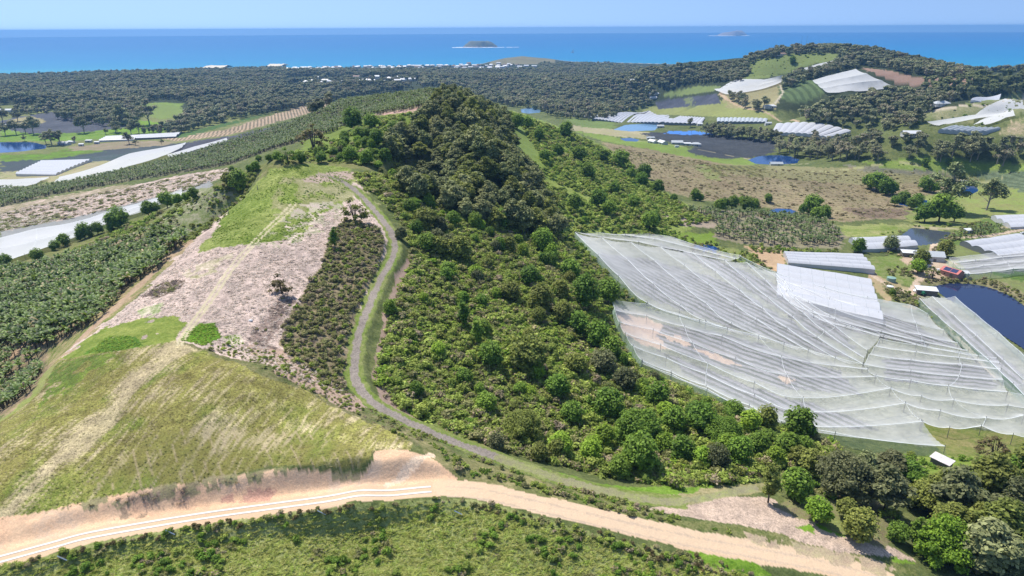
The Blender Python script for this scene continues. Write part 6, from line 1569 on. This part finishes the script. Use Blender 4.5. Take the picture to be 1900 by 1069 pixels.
for u, v, L_, W_, yaw, rf, st, l in [
    (1211,266,12,8,-60,M_ROOFW,'gable','white shed at the left end of the farm row'),(1229,268,14,9,-70,M_ROOFW,'gable','broad white gabled shed, second in the farm row'),
    (1256,268,16,9,-8,M_ROOFG,'gable','grey roofed open shed in the middle of the farm row'),(1274,270,11,7,-10,M_ROOFW,'skillion','small white lean-to in the farm row'),
    (1291,271,14,8,-14,M_ROOFG,'hip','pale hip-roofed house at the right end of the farm row'),(1207,259,12,5,5,M_ROOFG,'skillion','long low roof behind the farm row tree'),
    (1225,237,12,7,0,M_ROOFG,'gable','pump house at the corner of the pale blue dam'),(1298,233,9,6,0,M_ROOFW,'gable','white hut beside the windbreak gums'),
    (1428,200,22,9,4,M_ROOFW,'hip','white farmhouse on the bend below the hill vines'),(1213,176,26,9,3,M_ROOFG,'gable','long grey shed at the wood edge behind the blue rows'),(1212,183,18,8,0,M_ROOFW,'gable','white shed left of the blue rows'),
    (1173,152,34,16,4,M_ROOFW,'gable','large white building in the forest left of the hill'),(1448,103,30,12,8,M_ROOFB,'hip','brown-roofed house near the hilltop trees'),
    (1745,196,24,12,10,M_ROOFG,'hip','flat grey house at the top of the far right track'),(1690,252,20,10,-5,M_ROOFW,'gable','white roof showing through the gum belt'),(1425,232,10,6,0,M_ROOFG,'gable','small pump hut at the end of the low tunnel strip'),
    (60,205,18,10,5,M_ROOFW,'hip','white farmhouse among hedges at the far left'),(12,207,24,10,6,M_ROOFG,'gable','long grey shed left of the white farmhouse'),(250,192,34,13,-3,M_ROOFW,'hip','white-roofed house on the edge of the green clearing'),
    (120,269,18,9,-12,M_ROOFG,'gable','grey roofed shed cluster beside the tree at the left dam'),(132,266,12,6,-12,M_ROOFW,'skillion','white lean-to on the shed by the left dam'),(165,264,10,5,0,M_ROOFW,'skillion','small white roof left of the long tunnel roof'),
    (151,271,7,4,5,M_ROOFW,'skillion','tiny white hut in the orange yard'),(180,267,7,4,5,M_ROOFW,'skillion','tiny white hut touching the long tunnel roof'),(17,235,12,6,0,M_ROOFW,'gable','small white shed at the left edge by the grey field'),
    (55,180,20,10,0,M_ROOFW,'hip','white roof in the forest at the far left')]:
    shed(l, u, v, L_, W_, 3.2, yaw, rf, M_WALL if random.random() < 0.6 else M_WALLM, st, 'house' if 'house' in l and 'pump' not in l else 'shed', name='house' if 'house' in l and 'pump' not in l else 'shed', win=2)
# far town: houses in two bands of the plain
def town(pts, label, group, zlift=0.0):
    for u, v in pts:
        p = hit(u, v)
        if np.hypot(p[0], p[1]) > 3900 or np.hypot(p[0], p[1]) < 1200:
            t = math.atan2(u - 950, FPX); p = np.array([3700 * math.sin(t), 3700 * math.cos(t), 0])
        k = random.random()
        shed(label, 0, 0, random.uniform(15, 27), random.uniform(10, 15), random.uniform(5, 9), random.uniform(-25, 25), M_ROOFW if k < 0.62 else (M_ROOFG if k < 0.88 else M_ROOFB), M_WALL, random.choice(['hip', 'gable']), 'house', group, door=False, win=1, name='house', xy=(p[0], p[1]))
town([(545,153),(575,150),(580,154),(594,147),(604,152),(611,155),(660,141),(662,147),(657,154),(668,154),(676,151),(684,149),(690,152),(700,146),(705,155),(722,150),(742,147),(738,154),(749,152),(757,149),(765,151),(716,156),(642,156),(598,157),(568,156)], 'pale-roofed suburban house among trees on the plain', 'suburban houses among the trees')
town([(560 + i * 13 + random.uniform(-5, 5), random.uniform(122.5, 129)) for i in range(34)] + [(random.uniform(540, 990), random.uniform(119, 131)) for i in range(46)] + [(680,124),(700,122),(720,123),(735,122),(752,123),(870,120),(885,119),(915,117),(928,117),(940,118),(925,120),(770,123),(790,123),(575,128),(590,129),(618,128),(640,126)], 'pale-roofed house in the seaside town', 'houses of the seaside town')

def tank(label, u, v, r, h, m):
    p = hit(u, v); root = empty('water_tank', p[0], p[1], p[2]); tag(root, label, 'water tank')
    mk('barrel', [cyl((0, 0, -0.4), r, h + 0.4, 20)], m, root, smooth=False); mk('lid', [cyl((0, 0, h + 0.003), r * 1.03, 0.35, 20, r * 0.15)], m, root)
tank('green round water tank on the grassy slope above the orange track', 1653, 522, 2.6, 2.4, M_TANK)
tank('green water tank beside the red-roofed shed', 1771, 516, 2.0, 2.2, M_TANK)
tank('low white-topped tank beside the orange track', 1651, 535, 1.9, 1.4, M_ROOFW)

def wheel(c, r=0.33, w=0.22):
    V = [(c[0] + r * math.cos(6.283 * k / 12), c[1] + y, c[2] + r * math.sin(6.283 * k / 12)) for y in (-w / 2, w / 2) for k in range(12)]
    return V, [(k, (k + 1) % 12, 12 + (k + 1) % 12, 12 + k) for k in range(12)] + [tuple(range(12)), tuple(range(12, 24))]
def car(label, u, v, yaw, m, ute=False):
    p = hit(u, v); root = empty('parked_car', p[0], p[1], p[2] + 0.02, R(yaw)); tag(root, label, 'car')
    prof = [(-2.2, 0.35), (-2.25, 0.8), (-1.5, 0.95), (-0.95, 1.42), (0.6, 1.46) if not ute else (0.2, 1.46), (1.6, 1.0) if not ute else (0.5, 0.98), (2.2, 0.92), (2.25, 0.4)]
    n_ = len(prof); V = [(x, s * (0.88 if z < 1.1 else 0.72), z) for s in (-1, 1) for x, z in prof]
    mk('body', [(V, [(i, (i + 1) % n_, n_ + (i + 1) % n_, n_ + i) for i in range(n_)] + [tuple(range(n_))[::-1], tuple(range(n_, 2 * n_))])], m, root)
    for s in (-1, 1): mk('window', [([(-1.3, s * 0.85, 1.0), (-0.9, s * 0.77, 1.36), (0.3, s * 0.77, 1.38), (0.7 if not ute else 0.4, s * 0.85, 1.0)], [(0, 1, 2, 3)])], M_GLASS, root)
    mk('windscreen', [([(-1.5, -0.7, 1.0), (-1.5, 0.7, 1.0), (-1.0, 0.6, 1.4), (-1.0, -0.6, 1.4)], [(0, 1, 2, 3)])], M_GLASS, root)
    for x in (-1.4, 1.4):
        for s in (-1, 1): mk('wheel', [wheel((x, s * 0.82, 0.33))], M_TYRE, root)
for l, u, v, yw, m, ut in [('white car nearest the bright tree in the farmyard', 1716, 500, 20, M_CARW, False), ('white utility parked behind the front white car', 1722, 495, 15, M_CARW, True), ('white car at the back of the parked row', 1724, 490, 10, M_CARW, False),
                           ('dark car in the shade of the farmyard tree', 1719, 487, 15, M_CARD, False), ('small red car left of the white cars', 1710, 503, 60, M_CARR, False), ('white car on the track at the right edge', 1898, 434, 10, M_CARW, False),
                           ('white car beside the pump shed at the dam', 1700, 541, 30, M_CARW, False), ('white van left of the red-roofed shed', 1741, 503, 70, M_CARW, False)]: car(l, u, v, yw, m, ut)
def caravan(label, u, v):
    p = hit(u, v); root = empty('caravan', p[0], p[1], p[2] + 0.02, R(5)); tag(root, label, 'caravan')
    mk('body', [box(-3, 3, -1.2, 1.2, 0.5, 2.6), box(-2.6, 2.6, -1.1, 1.1, 2.6, 2.85)], M_CARW, root); mk('window', [box(-1.6, -0.4, -1.24, -1.19, 1.3, 2.0)], M_GLASS, root)
    for s in (-1, 1): mk('wheel', [wheel((0.3, s * 1.1, 0.38), 0.38)], M_TYRE, root)
caravan('small white caravan on the green strip before the farm row', 1256, 274)
def tractor(label, u, v):
    p = hit(u, v); root = empty('tractor', p[0], p[1], p[2], R(30)); tag(root, label, 'tractor')
    mk('body', [box(-0.4, 2.0, -0.45, 0.45, 0.7, 1.5)], M_GREENP, root); mk('cab', [box(-1.3, 0.1, -0.7, 0.7, 1.3, 2.6)], M_GREENP, root)
    for s in (-1, 1): mk('wheel', [wheel((-0.8, s * 0.95, 0.8), 0.8, 0.4)], M_TYRE, root); mk('wheel', [wheel((1.5, s * 0.8, 0.45), 0.45, 0.3)], M_TYRE, root)
tractor('dark green tractor in front of the pump shed', 1713, 549)

# power poles and masts
def pole(label, u, v, h, arm=2.2, cat='power pole', name='power_pole', group=None):
    p = hit(u, v); root = empty(name, p[0], p[1], p[2]); tag(root, label, cat, group)
    mk('shaft', [cyl((0, 0, -0.5), 0.2, h + 0.5, 8, 0.14)], M_POST, root)
    if arm: mk('crossarm', [box(-arm / 2, arm / 2, -0.08, 0.08, h - 0.6, h - 0.42)], M_POST, root)
pole('pole with fittings standing in the dark field behind the farm row', 1281, 268, 20)
pole('power pole by the track on the far right slope', 1742, 201, 18)
for u in (1485, 1494): pole('slender antenna mast above the hilltop trees', u, 96, 34, 1.5, 'antenna mast', 'antenna_mast', 'masts on the hilltop')
for i, (u, v) in enumerate([(1360,328),(1300,345),(1390,345),(1440,320),(1505,330),(1470,345),(1545,338),(1330,360),(1250,318),(1210,300),(1200,320),(1420,300),(1525,305),(1560,330)]):
    pole('short weathered post standing in the brown paddock', u, v, 2.6, 0, 'fence post', 'fence_post', 'posts in the brown paddock')
for i, (u, v) in enumerate([(424,397),(478,352)]): pole('lone fence post on the left edge of the far knoll', u, v, 2.2, 0, 'fence post', 'fence_post', 'posts on the edge of the far knoll')

# white pegs and small debris
for u, v in [(118,1043),(318,995),(598,958),(851,958)]:
    p = hit(u, v); root = empty('marker_peg', p[0], p[1], p[2] + 0.9); tag(root, 'leaning white marker peg in the grass below the road', 'marker peg', 'white pegs below the road')
    mk('stake', [([(-0.9, -0.12, 0.55), (-0.9, 0.12, 0.55), (0.8, 0.12, -0.5), (0.8, -0.12, -0.5), (-0.9, 0, 0.75), (0.8, 0, -0.3)], [(0, 1, 2, 3), (0, 3, 5, 4), (1, 4, 5, 2), (0, 4, 1), (3, 2, 5)])], M_ROOFW, root)
p = hit(465, 596); mk_ = mk('white_sack', [dome((0, 0, 0.2), (0.7, 0.5, 0.35), 8, 5)], M_ROOFW); mk_.location = p; tag(mk_, 'small pale sack lying on the dead litter', 'sack')

# concrete wheel strips of the road
def strips():
    pts = smooth_line([tuple(hit(u, v)[:2]) for u, v in ROAD_PX[:8]], 10)
    P_ = np.array(pts); d = np.gradient(P_, axis=0); d /= np.linalg.norm(d, axis=1, keepdims=True); s = np.stack([-d[:, 1], d[:, 0]], 1)
    for off in (-0.95, 0.95):
        V = []; 
        cz = ground(P_[:, 0] , P_[:, 1]); 
        for e in (off - 0.29, off + 0.29):
            q = P_ + s * e; z = np.maximum(ground(q[:, 0], q[:, 1]), cz) + 0.07
            V.append(np.column_stack([q, z]))
        n_ = len(P_); top = np.concatenate(V); bot = top - [0, 0, 0.2]; VV = np.concatenate([top, bot])
        F = []
        for i in range(n_ - 1):
            F += [(i, i + 1, n_ + i + 1, n_ + i), (i, 2 * n_ + i, 2 * n_ + i + 1, i + 1), (n_ + i, n_ + i + 1, 3 * n_ + i + 1, 3 * n_ + i)]
        tag(mk('concrete_road_strip', [(VV, F)], M_CONC), kind='structure')
strips()

# ------------------------------------------------------------------ out at sea
def island(label, u, v, wpx, hpx, surf, off=0.0, m=None):
    p = atz(u, v, 0.3); dist = np.linalg.norm(p - cp); w = wpx * dist / FPX / 2; h = hpx * dist / FPX
    root = empty('island', p[0], p[1], 0, 0); tag(root, label, 'island')
    nx, ny = 60, 24; X, Y = np.meshgrid(np.linspace(-1, 1, nx), np.linspace(-1, 1, ny))
    r_ = np.sqrt(X ** 2 + Y ** 2) + (fbm(X * 3 + 5, Y * 2, 9, 3) - 0.5) * 0.25
    Z = h * np.clip(1.35 * (1 - r_ ** 2.2), -0.2, 1) * (0.72 + 0.4 * fbm(X * 2.2 + 3, Y * 2 + 1, 19, 3) + off * X)
    V = np.stack([X * w, Y * w * 0.6, Z], -1).reshape(-1, 3)
    F = np.array([(i * nx + j, i * nx + j + 1, (i + 1) * nx + j + 1, (i + 1) * nx + j) for i in range(ny - 1) for j in range(nx - 1)])
    k = Z.reshape(-1)[F].mean(1) > h * 0.18
    mk('heath', [(V, F[k])], m or M_HEATH, root, smooth=True); mk('rock_shore', [(V, F[~k])], M_ROCK, root)
    for a0, a1, yy, hh in surf:
        q0, q1 = a0 * w, a1 * w; q = np.linspace(q0, q1, 16); wob = np.array([random.uniform(0.5, 1) for _ in q])
        t_ = np.stack([q, np.full(16, -w * 0.62 + yy), np.full(16, 1.0)], 1)
        a_ = t_ + np.stack([0 * q, -wob * 22, 0 * q + 0.2], 1); b_ = t_ + np.stack([0 * q, wob * 20, wob * hh], 1)
        mk('surf', [(np.concatenate([a_, b_]), [(i, i + 1, 17 + i, 16 + i) for i in range(15)])], M_SURF, root)
island('low rounded heath-covered island with a white surf line', 890, 88, 62, 11, [(-1.5, 1.4, 0, 4), (1.5, 2.2, 20, 3), (-1.3, -0.9, 0, 6)])
island('distant rocky island with a peak on its right side', 1356, 66.5, 52, 7, [(-1.6, 0.1, 0, 8), (0.5, 1.0, 0, 8)], off=0.5, m=M_ROCK)
def boat():
    p = atz(1063, 98, 0.5); root = empty('sailing_boat', p[0], p[1], 0.5); tag(root, 'white sailing boat alone on the open sea', 'sailing boat')
    hull = [(-14, 0, 2), (-9, -4, 2.4), (9, -4, 2.4), (11, 0, 2.2), (9, 4, 2.4), (-9, 4, 2.4), (-10, 0, -1), (9, 0, -1)]
    mk('hull', [(hull, [(0, 1, 2, 3, 4, 5), (0, 6, 1), (1, 6, 7, 2), (2, 7, 3), (3, 7, 4), (4, 7, 6, 5), (5, 6, 0)])], M_CARW, root)
    mk('mast', [cyl((0, 0, 2), 0.35, 30, 8, 0.2)], M_ROOFW, root)
    mk('sail', [([(0.5, 0, 5), (9, 0.9, 5), (0.5, 0, 31), (0.5, 0.15, 5), (9, 1.05, 5), (0.5, 0.15, 31)], [(0, 1, 2), (3, 5, 4), (0, 3, 4, 1), (1, 4, 5, 2), (0, 2, 5, 3)]), ([(-0.6, 0, 5), (-11, -0.8, 4), (-0.6, 0, 26), (-0.6, 0.15, 5), (-11, -0.65, 4), (-0.6, 0.15, 26)], [(0, 2, 1), (3, 4, 5), (0, 1, 4, 3), (1, 2, 5, 4), (0, 3, 5, 2)])], M_SURF, root)
boat()
for (u0, u1, v) in [(375,415,123.8),(495,522,120.8),(905,925,117.5)]:      # open stretches of beach
    a_ = atz(u0, v, 6); b_ = atz(u1, v, 6); n_ = 12; top = []
    L_ = [a_ + (b_ - a_) * i / n_ for i in range(n_ + 1)]
    t_ = [(q[0], q[1] + 60, 10 + random.uniform(-2, 2)) for q in L_]; d_ = [(q[0], q[1] - 25, -1) for q in L_]; bk = [(q[0], q[1] + 140, 0.5) for q in L_]
    tag(mk('beach_dune', [(d_ + t_ + bk, [(i, i + 1, n_ + 2 + i, n_ + 1 + i) for i in range(n_)] + [(n_ + 1 + i, n_ + 2 + i, 2 * n_ + 3 + i, 2 * n_ + 2 + i) for i in range(n_)])], M_SAND), kind='structure')
